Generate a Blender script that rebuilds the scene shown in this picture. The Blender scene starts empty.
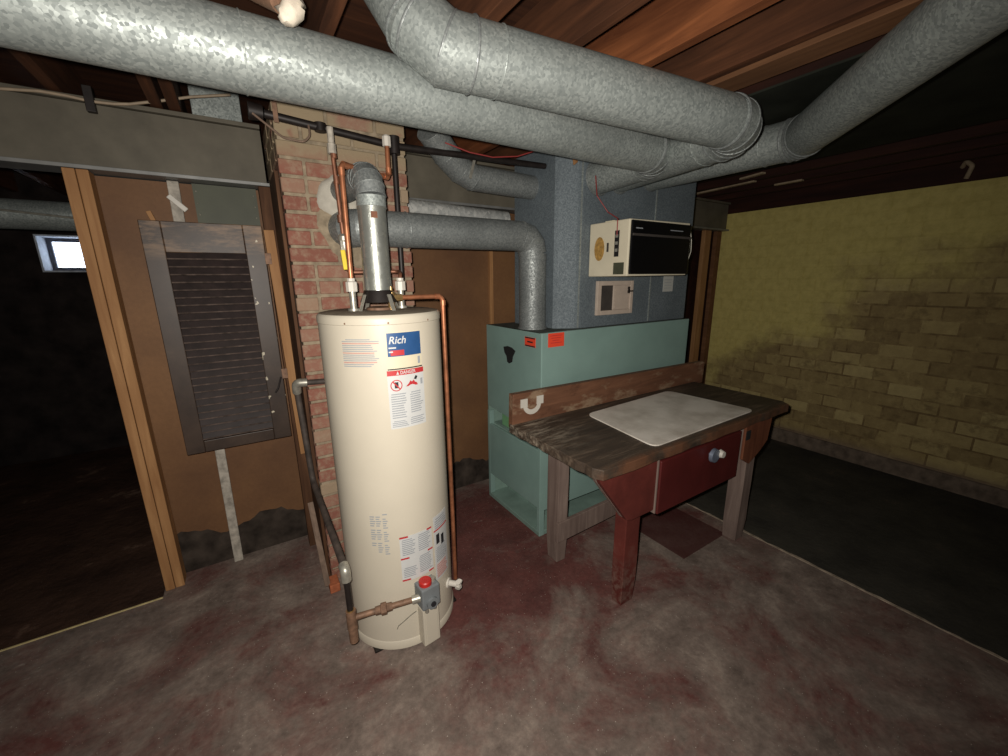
import bpy, bmesh, math, random
from mathutils import Vector, Matrix
random.seed(7)
PI = math.pi
S = bpy.context.scene
COL = S.collection

# ------------------------------------------------------------------ camera
cam_d = bpy.data.cameras.new('camera')
cam = bpy.data.objects.new('camera', cam_d)
COL.objects.link(cam)
cam_d.sensor_fit = 'HORIZONTAL'
cam_d.sensor_width = 36.0
cam_d.lens = 403.89 / 1008 * 36
cam_d.clip_start = 0.02
FW = Vector((0.523666, 0.817643, -0.239235))
RT = Vector((0.840780, -0.541292, -0.009597))
UP = Vector((0.137343, 0.196118, 0.970914))
cam.matrix_world = Matrix(((RT.x, UP.x, -FW.x, 0), (RT.y, UP.y, -FW.y, 0), (RT.z, UP.z, -FW.z, 1.5), (0, 0, 0, 1)))
S.camera = cam

# ------------------------------------------------------------------ world (daylight outside the basement windows)
w = bpy.data.worlds.new('World')
S.world = w
w.use_nodes = True
bg = w.node_tree.nodes['Background']
bg.inputs[0].default_value = (0.80, 0.88, 1.0, 1)
bg.inputs[1].default_value = 5.0

# ------------------------------------------------------------------ the phone's flash beside the lens
fl = bpy.data.lights.new('phone_flash', 'SPOT')
fl.energy = 165
fl.color = (1.0, 0.95, 0.87)
fl.spot_size = math.radians(166)
fl.spot_blend = 1.0
fl.shadow_soft_size = 0.012
flo = bpy.data.objects.new('phone_flash', fl)
COL.objects.link(flo)
flo.location = Vector((0, 0, 1.5)) - RT * 0.035 + UP * 0.03 + FW * 0.01
aim = FW - RT * 0.13 + UP * 0.0
flo.rotation_euler = aim.to_track_quat('-Z', 'Y').to_euler()

S.view_settings.view_transform = 'Standard'
S.view_settings.look = 'None'
S.view_settings.gamma = 1.0
S.view_settings.use_curve_mapping = False
S.view_settings.exposure = 0.0


# ------------------------------------------------------------------ materials
def lin(c):
    return tuple((x / 12.92 if x <= 0.04045 else ((x + 0.055) / 1.055) ** 2.4) for x in c)


def rgb(r, g, b):
    return lin((r / 255, g / 255, b / 255)) + (1,)


class NT:
    def __init__(s, name):
        s.m = bpy.data.materials.new(name)
        s.m.use_nodes = True
        s.t = s.m.node_tree
        s.b = s.t.nodes['Principled BSDF']
        s._pos = None

    def n(s, typ, **kw):
        nd = s.t.nodes.new(typ)
        for k, v in kw.items():
            setattr(nd, k, v)
        return nd

    def l(s, a, b):
        s.t.links.new(a, b)

    def pos(s):
        if s._pos is None:
            s._pos = s.n('ShaderNodeNewGeometry').outputs['Position']
        return s._pos

    def noise(s, scale, detail=4, rough=0.55, stretch=None, dist=0.0, off=None):
        v = s.pos()
        if stretch or off:
            mp = s.n('ShaderNodeMapping')
            if stretch:
                mp.inputs['Scale'].default_value = stretch
            if off:
                mp.inputs['Location'].default_value = off
            s.l(v, mp.inputs[0])
            v = mp.outputs[0]
        nz = s.n('ShaderNodeTexNoise')
        nz.inputs['Scale'].default_value = scale
        nz.inputs['Detail'].default_value = detail
        nz.inputs['Roughness'].default_value = rough
        nz.inputs['Distortion'].default_value = dist
        s.l(v, nz.inputs['Vector'])
        return nz.outputs['Fac']

    def ramp(s, fac, stops):
        r = s.n('ShaderNodeValToRGB')
        e = r.color_ramp.elements
        while len(e) < len(stops):
            e.new(0.5)
        for el, (p, c) in zip(e, stops):
            el.position = p
            el.color = c if not isinstance(c, (int, float)) else (c, c, c, 1)
        s.l(fac, r.inputs[0])
        return r.outputs[0]

    def mix(s, fac, a, b, mode='MIX'):
        m = s.n('ShaderNodeMix', data_type='RGBA', blend_type=mode)
        for sock, v in ((m.inputs[0], fac), (m.inputs[6], a), (m.inputs[7], b)):
            if isinstance(v, bpy.types.NodeSocket):
                s.l(v, sock)
            else:
                sock.default_value = v
        return m.outputs[2]

    def math(s, op, a, b=0.0, c=None):
        m = s.n('ShaderNodeMath', operation=op)
        for i, v in enumerate((a, b) if c is None else (a, b, c)):
            if isinstance(v, bpy.types.NodeSocket):
                s.l(v, m.inputs[i])
            else:
                m.inputs[i].default_value = v
        return m.outputs[0]

    def sep(s):
        n = s.n('ShaderNodeSeparateXYZ')
        s.l(s.pos(), n.inputs[0])
        return n.outputs

    def smooth(s, v, a, b):
        m = s.n('ShaderNodeMapRange', interpolation_type='SMOOTHSTEP')
        s.l(v, m.inputs[0])
        m.inputs[1].default_value = a
        m.inputs[2].default_value = b
        return m.outputs[0]

    def bump(s, h, strength=0.3, dist=0.01):
        b = s.n('ShaderNodeBump')
        b.inputs['Strength'].default_value = strength
        b.inputs['Distance'].default_value = dist
        s.l(h, b.inputs['Height'])
        s.l(b.outputs[0], s.b.inputs['Normal'])

    def fin(s, col=None, rough=0.7, metal=0.0, spec=None):
        if isinstance(col, bpy.types.NodeSocket):
            s.l(col, s.b.inputs['Base Color'])
        elif col is not None:
            s.b.inputs['Base Color'].default_value = col
        if isinstance(rough, bpy.types.NodeSocket):
            s.l(rough, s.b.inputs['Roughness'])
        else:
            s.b.inputs['Roughness'].default_value = rough
        s.b.inputs['Metallic'].default_value = metal
        if spec is not None:
            s.b.inputs['Specular IOR Level'].default_value = spec
        return s.m


def flat(name, c, rough=0.6, metal=0.0, var=0.12, scale=25, spec=None):
    m = NT(name)
    n = m.noise(scale, 5)
    d = tuple(x * (1 - var * 2) for x in c[:3]) + (1,)
    e = tuple(min(1, x * (1 + var)) for x in c[:3]) + (1,)
    return m.fin(m.ramp(n, [(0.3, d), (0.7, e)]), rough, metal, spec)


def wood(name, dark, light, along, rough=0.75, knots=True, scale=9):
    m = NT(name)
    st = [1, 1, 1]
    st['xyz'.index(along)] = 0.08
    g = m.noise(scale * 4, 6, 0.6, tuple(st), 0.6)
    c = m.ramp(g, [(0.25, dark), (0.55, tuple((a + b) / 2 for a, b in zip(dark, light))), (0.75, light)])
    b = m.noise(3.0, 3)
    c = m.mix(m.ramp(b, [(0.35, 0.0), (0.75, 0.55)]), c, dark)
    m.bump(g, 0.25, 0.004)
    return m.fin(c, rough, spec=0.2)


def galv(name, a, b, scale=75, rough=0.42, metal=0.75, stretch=(1, 1, 1)):
    m = NT(name)
    mp = m.n('ShaderNodeMapping')
    mp.inputs['Scale'].default_value = stretch
    m.l(m.pos(), mp.inputs[0])
    v = m.n('ShaderNodeTexVoronoi')
    v.inputs['Scale'].default_value = scale
    m.l(mp.outputs[0], v.inputs['Vector'])
    bw = m.n('ShaderNodeRGBToBW')
    m.l(v.outputs['Color'], bw.inputs[0])
    n = m.noise(3.5, 4)
    c = m.ramp(bw.outputs[0], [(0.15, a), (0.55, tuple((x + y) / 2 for x, y in zip(a, b))), (0.85, b)])
    dirt = m.ramp(n, [(0.45, 0.0), (0.8, 0.55)])
    c = m.mix(dirt, c, tuple(x * 0.62 for x in a[:3]) + (1,))
    rg = m.ramp(bw.outputs[0], [(0.1, rough + 0.13), (0.9, rough - 0.08)])
    n2 = m.noise(38, 2)
    h = m.math('ADD', bw.outputs[0], n2)
    m.bump(h, 0.16, 0.004)
    return m.fin(c, rg, metal)


M = {}
M['galv'] = galv('galvanized', rgb(126, 132, 130), rgb(170, 176, 172), 150, 0.54, 0.42)
M['galv_dull'] = galv('galvanized_dull', rgb(114, 118, 118), rgb(152, 156, 154), 150, 0.55, 0.45)
M['galv_plenum'] = galv('galvanized_plenum', rgb(90, 99, 105), rgb(114, 123, 128), 170, 0.6, 0.12)
M['galv_bright'] = galv('flue_bright', rgb(150, 152, 146), rgb(176, 178, 170), 60, 0.36, 0.7)
M['foil'] = galv('foil', rgb(170, 172, 170), rgb(225, 225, 220), 60, 0.4, 0.4)

# painted floor worn down to concrete
m = NT('floor_paint')
x, y, z = m.sep()
n1 = m.noise(2.1, 8, 0.68, dist=0.4)
n2 = m.noise(7.5, 6, 0.7, off=(3, 1, 0))
n3 = m.noise(45, 4, 0.7)
conc = m.ramp(n2, [(0.3, rgb(100, 87, 80)), (0.5, rgb(130, 115, 106)), (0.72, rgb(164, 149, 136))])
paint = m.ramp(m.noise(5, 5, off=(9, 0, 0)), [(0.3, rgb(80, 42, 40)), (0.7, rgb(108, 58, 54))])
# more paint left towards the furnace, by the bench and far from the heater
d = m.n('ShaderNodeVectorMath', operation='DISTANCE')
m.l(m.pos(), d.inputs[0]); d.inputs[1].default_value = (1.05, 1.75, 0)
near = m.math('MULTIPLY', m.smooth(d.outputs['Value'], 0.85, 0.1), 0.20)
msk = m.math('ADD', m.math('MULTIPLY', n1, 0.72), m.math('MULTIPLY', n2, 0.28))
msk = m.math('ADD', msk, near)
pm = m.ramp(msk, [(0.47, 0.0), (0.60, 0.88)])
c = m.mix(pm, conc, paint)
fine = m.ramp(n3, [(0.35, 0.72), (0.7, 1.0)])
c = m.mix(1.0, c, fine, 'MULTIPLY')
sp = m.ramp(m.noise(130, 1, 0.5), [(0.735, 0.0), (0.76, 0.7)])
c = m.mix(sp, c, rgb(190, 180, 168))
sc_ = m.ramp(m.noise(6, 5, 0.7, (1, 3.2, 1), off=(5, 5, 0)), [(0.66, 0.0), (0.74, 0.55)])
c = m.mix(sc_, c, rgb(168, 158, 148))
# old square of fresher paint under the bench
inx = m.math('MULTIPLY', m.math('GREATER_THAN', x, 1.85), m.math('LESS_THAN', x, 2.26))
iny = m.math('MULTIPLY', m.math('GREATER_THAN', y, 1.08), m.math('LESS_THAN', y, 1.52))
sq = m.math('MULTIPLY', m.math('MULTIPLY', inx, iny), 0.85)
c = m.mix(sq, c, rgb(68, 32, 31))
m.bump(m.math('ADD', n3, n2), 0.25, 0.01)
M['floor'] = m.fin(c, m.ramp(n2, [(0.3, 0.55), (0.7, 0.85)]), spec=0.25)

m = NT('floor_dark')
n = m.noise(4, 7, 0.7)
M['floor_dark'] = m.fin(m.ramp(n, [(0.3, rgb(52, 50, 46)), (0.62, rgb(70, 67, 60)), (0.8, rgb(96, 82, 72))]), 0.85, spec=0.1)
m.bump(m.noise(40, 5), 0.4, 0.01)
m = NT('floor_dirt')
n = m.noise(3, 7, 0.7)
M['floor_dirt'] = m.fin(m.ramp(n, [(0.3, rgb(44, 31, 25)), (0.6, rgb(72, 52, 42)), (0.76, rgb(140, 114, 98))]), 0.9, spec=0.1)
m.bump(m.noise(25, 5), 0.5, 0.02)

# yellow painted brick, worn on its lower part
def yellow(name, mort):
    m = NT(name)
    x, y, z = m.sep()
    n = m.noise(1.6, 6, 0.65, off=(0, 2.2, 0))
    f = m.noise(16, 6, 0.7)
    g = m.noise(5, 4, 0.6, off=(0, 7, 1))
    base = m.ramp(f, [(0.25, rgb(182, 166, 98)), (0.6, rgb(206, 190, 118))])
    worn = m.ramp(f, [(0.25, rgb(126, 106, 72)), (0.5, rgb(158, 138, 94)), (0.75, rgb(190, 170, 118))])
    if mort:
        base = m.ramp(f, [(0.25, rgb(176, 160, 94)), (0.6, rgb(202, 186, 114))])
        dk = m.ramp(f, [(0.25, rgb(98, 80, 54)), (0.7, rgb(136, 114, 76))])
        worn = m.mix(m.ramp(g, [(0.40, 0.0), (0.58, 1.0)]), worn, dk)
    else:
        oi = m.n('ShaderNodeObjectInfo')
        worn = m.mix(0.55, worn, m.ramp(oi.outputs['Random'], [(0.0, rgb(118, 98, 66)), (0.5, rgb(156, 136, 90)), (1.0, rgb(196, 178, 124))]))
        dkb = m.ramp(m.noise(8, 5, 0.7, off=(0, 3, 5)), [(0.55, 0.0), (0.68, 0.6)])
        worn = m.mix(dkb, worn, rgb(104, 86, 58))
    # worn field: low and towards the near end of the wall
    k = m.math('ADD', m.math('MULTIPLY', z, -0.42), m.math('MULTIPLY', y, -0.20))
    k = m.math('ADD', k, m.math('MULTIPLY', n, 0.9))
    w_ = m.smooth(k, -0.42, -0.20)
    c = m.mix(w_, base, worn)
    base_ = m.smooth(z, 0.16, 0.03)
    c = m.mix(base_, c, rgb(120, 102, 90))
    m.bump(m.math('ADD', f, m.noise(60, 4)), 0.35, 0.008)
    return m.fin(c, 0.8, spec=0.2)
M['yellow'] = yellow('yellow_brick', False)
M['yellow_mortar'] = yellow('yellow_mortar', True)
M['footing'] = flat('footing_concrete', rgb(112, 98, 86), 0.9, var=0.25, scale=14, spec=0.1)

# chimney bricks: each brick takes its own tone
m = NT('chimney_brick')
oi = m.n('ShaderNodeObjectInfo')
c = m.ramp(oi.outputs['Random'], [(0.0, rgb(122, 80, 68)), (0.35, rgb(134, 88, 75)), (0.6, rgb(140, 100, 85)), (0.8, rgb(146, 116, 98)), (1.0, rgb(148, 130, 108))])
f = m.noise(30, 6, 0.7)
c = m.mix(m.ramp(f, [(0.46, 0.0), (0.68, 0.8)]), c, rgb(152, 132, 112))
x, y, z = m.sep()
sm = m.math('MULTIPLY', m.smooth(z, 1.93, 2.05), m.smooth(m.noise(7, 3), 0.38, 0.5))
c = m.mix(sm, c, rgb(146, 130, 106))
m.bump(f, 0.5, 0.008)
M['brick'] = m.fin(c, 0.9, spec=0.15)
M['brick_orange'] = flat('brick_orange', rgb(168, 98, 68), 0.9, var=0.2, scale=30, spec=0.1)
M['mortar'] = flat('mortar', rgb(146, 132, 112), 0.95, var=0.2, scale=30, spec=0.1)
M['plaster'] = flat('plaster', rgb(178, 172, 160), 0.9, var=0.08, scale=30, spec=0.1)

m = NT('hardboard')
n = m.noise(2.2, 5)
f = m.noise(70, 4, 0.7)
c = m.ramp(n, [(0.3, rgb(98, 69, 48)), (0.7, rgb(126, 91, 60))])
c = m.mix(m.ramp(f, [(0.3, 0.25), (0.7, 0.0)]), c, rgb(70, 46, 30))
M['lip'] = flat('slab_lip', rgb(168, 152, 134), 0.9, var=0.25, scale=25, spec=0.1)
M['hardboard'] = m.fin(c, 0.6, spec=0.25)
M['base_wall'] = flat('old_foundation', rgb(64, 56, 50), 0.95, var=0.3, scale=12, spec=0.1)
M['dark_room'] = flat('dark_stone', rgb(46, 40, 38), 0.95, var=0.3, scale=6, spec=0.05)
M['room_wall'] = flat('room_wall', rgb(120, 104, 84), 0.95, var=0.2, scale=6, spec=0.05)
M['joist'] = wood('joist_wood', rgb(52, 32, 22), rgb(112, 70, 46), 'y', scale=6)
M['joist_lit_orange'] = wood('joist_wood_lit_orange', rgb(84, 46, 27), rgb(158, 96, 58), 'y', scale=6)  # brighter joist wood, lit look put into the colour of one joist
M['joist_pale'] = wood('joist_wood_pale', rgb(92, 62, 42), rgb(136, 96, 66), 'y', scale=6)
M['subfloor'] = wood('subfloor_wood', rgb(46, 28, 20), rgb(92, 56, 36), 'x', scale=5)
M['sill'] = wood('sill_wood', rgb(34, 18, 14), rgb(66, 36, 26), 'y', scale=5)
M['stud'] = wood('pine_stud', rgb(136, 95, 60), rgb(186, 143, 98), 'z', 0.65, scale=7)
M['stud_dark'] = wood('old_stud', rgb(56, 36, 24), rgb(112, 78, 54), 'z', scale=8)
M['lath'] = wood('lath_wood', rgb(130, 112, 90), rgb(190, 172, 146), 'x', scale=8)
M['greyboard'] = wood('grey_board', rgb(84, 68, 58), rgb(140, 118, 102), 'z', scale=8)
M['steel'] = flat('beam_paint', rgb(98, 92, 80), 0.6, 0.0, 0.14, 7, 0.3)
M['steel_edge'] = flat('beam_flange', rgb(128, 128, 126), 0.45, 0.3, 0.12, 14)
M['white_stick'] = flat('white_paint_chipped', rgb(166, 158, 146), 0.7, var=0.22, scale=35)
M['white'] = flat('white_plastic', rgb(196, 190, 180), 0.45, var=0.03)
M['blackpaint'] = None
m = NT('shutter_paint')
f = m.noise(9, 6, 0.65)
chip = m.noise(13, 5, 0.7, off=(4, 0, 2))
c = m.ramp(f, [(0.3, rgb(48, 37, 31)), (0.65, rgb(66, 52, 43)), (0.8, rgb(88, 72, 60))])
x, y, z = m.sep()
chip = m.noise(10, 6, 0.7, (0.35, 1, 1.6), off=(4, 0, 2))
c = m.mix(m.math('MULTIPLY', m.ramp(chip, [(0.42, 0.0), (0.62, 0.9)]), m.smooth(z, 1.56, 1.68)), c, rgb(146, 116, 88))
c = m.mix(m.math('MULTIPLY', m.ramp(m.noise(24, 2, off=(1, 5, 2)), [(0.645, 0.0), (0.66, 1.0)]), m.smooth(x, 0.03, 0.07)), c, rgb(196, 186, 164))
M['shutter'] = m.fin(c, 0.46, spec=0.35)
M['slat'] = flat('slat_paint', rgb(44, 33, 31), 0.6, var=0.2, scale=20)
M['slat_edge'] = flat('slat_lit_edge', rgb(84, 72, 66), 0.9, var=0.3, spec=0.1, scale=30)  # lighter tone paints in the flash caught by the louver noses
M['iron'] = flat('black_iron', rgb(38, 32, 30), 0.5, 0.3, 0.2, 30)
M['iron_old'] = flat('weathered_pipe', rgb(70, 60, 54), 0.7, 0.1, 0.3, 20)
M['iron_brown'] = flat('rusty_iron', rgb(128, 98, 78), 0.65, 0.3, 0.25, 40)
M['zinc'] = flat('zinc', rgb(176, 172, 160), 0.4, 0.6, 0.15, 40)
M['copper'] = flat('copper', rgb(182, 118, 84), 0.42, 0.6, 0.22, 22)
M['copper_dark'] = flat('copper_tarnished', rgb(138, 92, 70), 0.5, 0.5, 0.25, 22)
M['brass'] = flat('brass', rgb(182, 150, 100), 0.4, 0.8, 0.15, 40)
M['yellow_grip'] = flat('yellow_grip', rgb(226, 200, 40), 0.5, var=0.05)
M['cream'] = flat('heater_enamel', rgb(193, 184, 167), 0.45, 0.0, 0.025, 4, 0.5)
M['cream_dust'] = flat('heater_top_dust', rgb(140, 128, 112), 0.8, 0.0, 0.15, 20, 0.2)
M['label_white'] = flat('label_white', rgb(190, 190, 188), 0.5, var=0.02)
M['label_cream'] = flat('label_cream', rgb(204, 194, 168), 0.5, var=0.02)
M['label_blue'] = flat('label_blue', rgb(40, 76, 122), 0.4, var=0.05)
M['label_red'] = flat('label_red', rgb(176, 48, 52), 0.5, var=0.03)
M['label_pink'] = flat('label_pinkred', rgb(182, 132, 124), 0.5, var=0.03)
M['label_grey'] = flat('label_ink', rgb(146, 149, 153), 0.6, var=0.03)
M['ink'] = flat('black_ink', rgb(30, 30, 34), 0.6, var=0.03)
M['gasgrey'] = flat('gas_control_grey', rgb(112, 116, 118), 0.55, 0.0, 0.06)
M['redknob'] = flat('red_knob', rgb(180, 40, 34), 0.4, var=0.05)
M['mint'] = flat('mint_enamel', rgb(128, 154, 147), 0.38, 0.0, 0.05, 5, 0.5)
M['mint_in'] = flat('mint_inner', rgb(122, 146, 136), 0.6, 0.0, 0.12, 8)
M['green_bright'] = flat('green_inner_part', rgb(112, 160, 116), 0.6, 0.0, 0.06)
M['top_dust'] = flat('furnace_top_dust', rgb(92, 96, 90), 0.85, 0.0, 0.25, 18, 0.2)
M['sticker'] = flat('orange_sticker', rgb(226, 72, 46), 0.55, var=0.02)
M['dark'] = flat('dark_gap', rgb(16, 14, 14), 0.9, var=0.1)
M['black_plastic'] = flat('black_plastic', rgb(12, 12, 14), 0.28, 0.0, 0.05)
M['humid'] = flat('humidifier_cream', rgb(212, 202, 178), 0.45, 0.0, 0.05, 6)
M['rustdisc'] = flat('rust_stain', rgb(176, 136, 70), 0.7, 0.0, 0.25, 60)
M['pinkwhite'] = flat('grille_frame', rgb(184, 168, 154), 0.55, 0.0, 0.04)
M['grille_dark'] = flat('grille_dark', rgb(62, 56, 52), 0.7)
M['paper'] = flat('paper_tag', rgb(176, 176, 170), 0.8, var=0.04)
M['redwire'] = flat('red_wire', rgb(140, 52, 50), 0.5, var=0.05)
M['tanwire'] = flat('tan_cable', rgb(156, 138, 116), 0.6, var=0.1)
M['olive'] = flat('olive_sheet', rgb(66, 68, 52), 0.6, var=0.12, scale=8)
M['dark_panel'] = flat('dark_panel', rgb(40, 42, 36), 0.85, var=0.2, scale=5, spec=0.1)
M['porcelain'] = flat('white_tape', rgb(214, 202, 184), 0.8, var=0.1, scale=60)
m = NT('bench_top')
g = m.noise(24, 7, 0.65, (0.14, 1, 1), 0.5)
b = m.noise(5, 5, 0.65)
c = m.ramp(g, [(0.3, rgb(46, 38, 33)), (0.55, rgb(70, 58, 48)), (0.72, rgb(108, 92, 78))])
x, y, z = m.sep()
k = m.math('MULTIPLY', m.smooth(x, 1.42, 1.12), m.smooth(y, 1.1, 1.55))
c = m.mix(m.math('MULTIPLY', m.ramp(m.noise(30, 6, 0.7, (0.25, 1, 1)), [(0.46, 0.0), (0.62, 1.0)]), k), c, rgb(150, 138, 122))
ed = m.math('MULTIPLY', m.smooth(y, 1.03, 0.985), m.ramp(b, [(0.4, 0.0), (0.55, 0.85)]))
c = m.mix(ed, c, rgb(104, 70, 50))
m.bump(g, 0.5, 0.006)
M['bench_top'] = m.fin(c, 0.6, spec=0.3)
m = NT('bench_backboard')
g = m.noise(20, 6, 0.65, (0.12, 1, 1), 0.5)
b = m.noise(9, 6, 0.7, (0.5, 1, 1))
x, y, z = m.sep()
c = m.ramp(g, [(0.3, rgb(84, 56, 42)), (0.6, rgb(114, 78, 58)), (0.8, rgb(136, 100, 76))])
c = m.mix(m.ramp(b, [(0.56, 0.0), (0.66, 0.7)]), c, rgb(150, 128, 104))
c = m.mix(m.ramp(b, [(0.30, 0.7), (0.42, 0.0)]), c, rgb(66, 38, 26))
m.bump(g, 0.4, 0.005)
M['bench_back'] = m.fin(c, 0.6, spec=0.3)
m = NT('bench_red')
b = m.noise(6, 6, 0.7)
g = m.noise(40, 4, 0.6)
c = m.ramp(b, [(0.3, rgb(76, 34, 30)), (0.6, rgb(96, 44, 38)), (0.78, rgb(108, 68, 60))])
x, y, z = m.sep()
c = m.mix(m.math('MULTIPLY', m.smooth(z, 0.3, 0.1), m.ramp(g, [(0.42, 0.0), (0.6, 0.6)])), c, rgb(118, 96, 86))
M['bench_red'] = m.fin(c, 0.5, spec=0.35)
M['drawer_red'] = flat('drawer_red', rgb(80, 26, 24), 0.5, 0.0, 0.12, 6)
M['bench_grey'] = wood('bench_grey_wood', rgb(92, 76, 70), rgb(148, 130, 120), 'z', scale=6)
M['bench_brown'] = wood('bench_brown_wood', rgb(84, 46, 32), rgb(140, 88, 62), 'z', scale=6)
m = NT('white_board')
b = m.noise(5, 6, 0.65)
g = m.noise(30, 5, 0.7)
c = m.ramp(b, [(0.3, rgb(176, 166, 154)), (0.6, rgb(214, 206, 196))])
c = m.mix(m.ramp(g, [(0.66, 0.0), (0.75, 0.6)]), c, rgb(120, 100, 86))
M['pad'] = m.fin(c, 0.5, spec=0.3)
M['knob'] = flat('grey_knob', rgb(112, 120, 136), 0.4, 0.3, 0.1)
M['tape'] = flat('threshold_strip', rgb(196, 178, 128), 0.6, 0.0, 0.15, 30)
m = NT('window_glass')
tr = m.n('ShaderNodeBsdfTransparent')
tr.inputs[0].default_value = (0.93, 0.95, 0.97, 1)
gl = m.n('ShaderNodeBsdfGlossy')
gl.inputs['Roughness'].default_value = 0.1
mx = m.n('ShaderNodeMixShader')
mx.inputs[0].default_value = 0.06
m.l(tr.outputs[0], mx.inputs[1]); m.l(gl.outputs[0], mx.inputs[2])
m.l(mx.outputs[0], m.t.nodes['Material Output'].inputs['Surface'])
M['glass'] = m.m
M['sash'] = flat('window_sash', rgb(80, 84, 100), 0.6)
M['jamb'] = flat('window_jamb', rgb(190, 196, 206), 0.7)


# ------------------------------------------------------------------ mesh builders
WORLD_LOC = {}


class MB:
    def __init__(s):
        s.v = []
        s.f = []

    def add(s, vs, fs):
        o = len(s.v)
        s.v += [Vector(p) for p in vs]
        s.f += [tuple(i + o for i in f) for f in fs]
        return s

    def box(s, lo, hi):
        x0, y0, z0 = lo
        x1, y1, z1 = hi
        return s.add([(x0, y0, z0), (x1, y0, z0), (x1, y1, z0), (x0, y1, z0), (x0, y0, z1), (x1, y0, z1), (x1, y1, z1), (x0, y1, z1)],
                     [(0, 3, 2, 1), (4, 5, 6, 7), (0, 1, 5, 4), (1, 2, 6, 5), (2, 3, 7, 6), (3, 0, 4, 7)])

    def beam(s, a, b, w, h, up=(0, 0, 1)):
        """a box bar from a to b, w wide sideways and h along up"""
        a, b = Vector(a), Vector(b)
        d = (b - a).normalized()
        sd = d.cross(Vector(up)).normalized() * (w / 2)
        u = sd.cross(d).normalized() * (h / 2)
        vs = []
        for p in (a, b):
            vs += [p - sd - u, p + sd - u, p + sd + u, p - sd + u]
        return s.add(vs, [(0, 3, 2, 1), (4, 5, 6, 7), (0, 1, 5, 4), (1, 2, 6, 5), (2, 3, 7, 6), (3, 0, 4, 7)])

    def prism(s, pts, axis, a, b):
        """extrude a 2-D outline along an axis from a to b"""
        def P(q, t):
            return {'x': (t, q[0], q[1]), 'y': (q[0], t, q[1]), 'z': (q[0], q[1], t)}[axis]
        n = len(pts)
        vs = [P(q, a) for q in pts] + [P(q, b) for q in pts]
        fs = [tuple(range(n)), tuple(range(2 * n - 1, n - 1, -1))] + [(i, i + n, (i + 1) % n + n, (i + 1) % n) for i in range(n)]
        return s.add(vs, fs)

    def tube(s, path, r, n=20, cap=True):
        path = [Vector(p) for p in path]
        rs = r if isinstance(r, (list, tuple)) else [r] * len(path)
        d0 = (path[1] - path[0]).normalized()
        ref = Vector((0, 0, 1)) if abs(d0.z) < 0.9 else Vector((1, 0, 0))
        sd = d0.cross(ref).normalized()
        rings = []
        prev = d0
        for i, p in enumerate(path):
            din = (p - path[i - 1]).normalized() if i else d0
            dout = (path[i + 1] - p).normalized() if i < len(path) - 1 else din
            # carry the frame along the incoming direction
            q = prev.rotation_difference(din)
            sd = (q @ sd).normalized()
            prev = din
            u = din.cross(sd).normalized()
            nrm = (din + dout).normalized()
            ring = []
            for k in range(n):
                t = 2 * PI * k / n
                e = sd * math.cos(t) + u * math.sin(t)
                e = e * rs[i]
                den = din.dot(nrm)
                e = e - din * (e.dot(nrm) / den)   # mitre plane
                ring.append(p + e)
            rings.append(ring)
        vs = [p for rg in rings for p in rg]
        fs = []
        for i in range(len(rings) - 1):
            for k in range(n):
                a = i * n + k
                b = i * n + (k + 1) % n
                fs.append((a, b, b + n, a + n))
        if cap:
            fs.append(tuple(range(n - 1, -1, -1)))
            fs.append(tuple(range((len(rings) - 1) * n, len(rings) * n)))
        return s.add(vs, fs)

    def lathe(s, c, prof, n=40, a0=0, a1=2 * PI):
        full = abs(a1 - a0 - 2 * PI) < 1e-6
        m_ = n if full else n + 1
        vs = []
        for r, z in prof:
            for k in range(m_):
                t = a0 + (a1 - a0) * k / n
                vs.append((c[0] + r * math.cos(t), c[1] + r * math.sin(t), z))
        fs = []
        for i in range(len(prof) - 1):
            for k in range(n):
                a = i * m_ + k
                b = i * m_ + (k + 1) % m_ if full else a + 1
                fs.append((a, b, b + m_, a + m_))
        return s.add(vs, fs)

    def ring(s, p, d, r, t, n=32, mseg=6):
        p, d = Vector(p), Vector(d).normalized()
        ref = Vector((0, 0, 1)) if abs(d.z) < 0.9 else Vector((1, 0, 0))
        a = d.cross(ref).normalized()
        b = d.cross(a)
        vs, fs = [], []
        for k in range(n):
            e = a * math.cos(2 * PI * k / n) + b * math.sin(2 * PI * k / n)
            for j in range(mseg):
                f = 2 * PI * j / mseg
                vs.append(p + e * (r + t * math.cos(f)) + d * (t * math.sin(f)))
        for k in range(n):
            for j in range(mseg):
                fs.append((k * mseg + j, ((k + 1) % n) * mseg + j, ((k + 1) % n) * mseg + (j + 1) % mseg, k * mseg + (j + 1) % mseg))
        return s.add(vs, fs)

    def build(s, name, mat, parent=None, base=None, smooth=None, bevel=0.0, seg=2):
        if parent is not None:
            o0 = WORLD_LOC[parent.name]
        else:
            if base is None:
                xs = [p.x for p in s.v]; ys = [p.y for p in s.v]; zs = [p.z for p in s.v]
                base = ((min(xs) + max(xs)) / 2, (min(ys) + max(ys)) / 2, min(zs))
            o0 = Vector(base)
        me = bpy.data.meshes.new(name)
        me.from_pydata([p - o0 for p in s.v], [], s.f)
        bm = bmesh.new(); bm.from_mesh(me)
        bmesh.ops.recalc_face_normals(bm, faces=bm.faces)
        bm.to_mesh(me); bm.free()
        me.materials.append(M[mat] if isinstance(mat, str) else mat)
        if smooth is not None:
            me.polygons.foreach_set('use_smooth', [True] * len(me.polygons))
            me.set_sharp_from_angle(angle=math.radians(smooth))
        ob = bpy.data.objects.new(name, me)
        COL.objects.link(ob)
        if parent is not None:
            ob.parent = parent
            WORLD_LOC[ob.name] = o0.copy()
        else:
            ob.location = o0
            WORLD_LOC[ob.name] = o0.copy()
        if bevel:
            b = ob.modifiers.new('bevel', 'BEVEL')
            b.width = bevel
            b.segments = seg
            b.limit_method = 'ANGLE'
            b.angle_limit = math.radians(40)
        return ob


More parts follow.
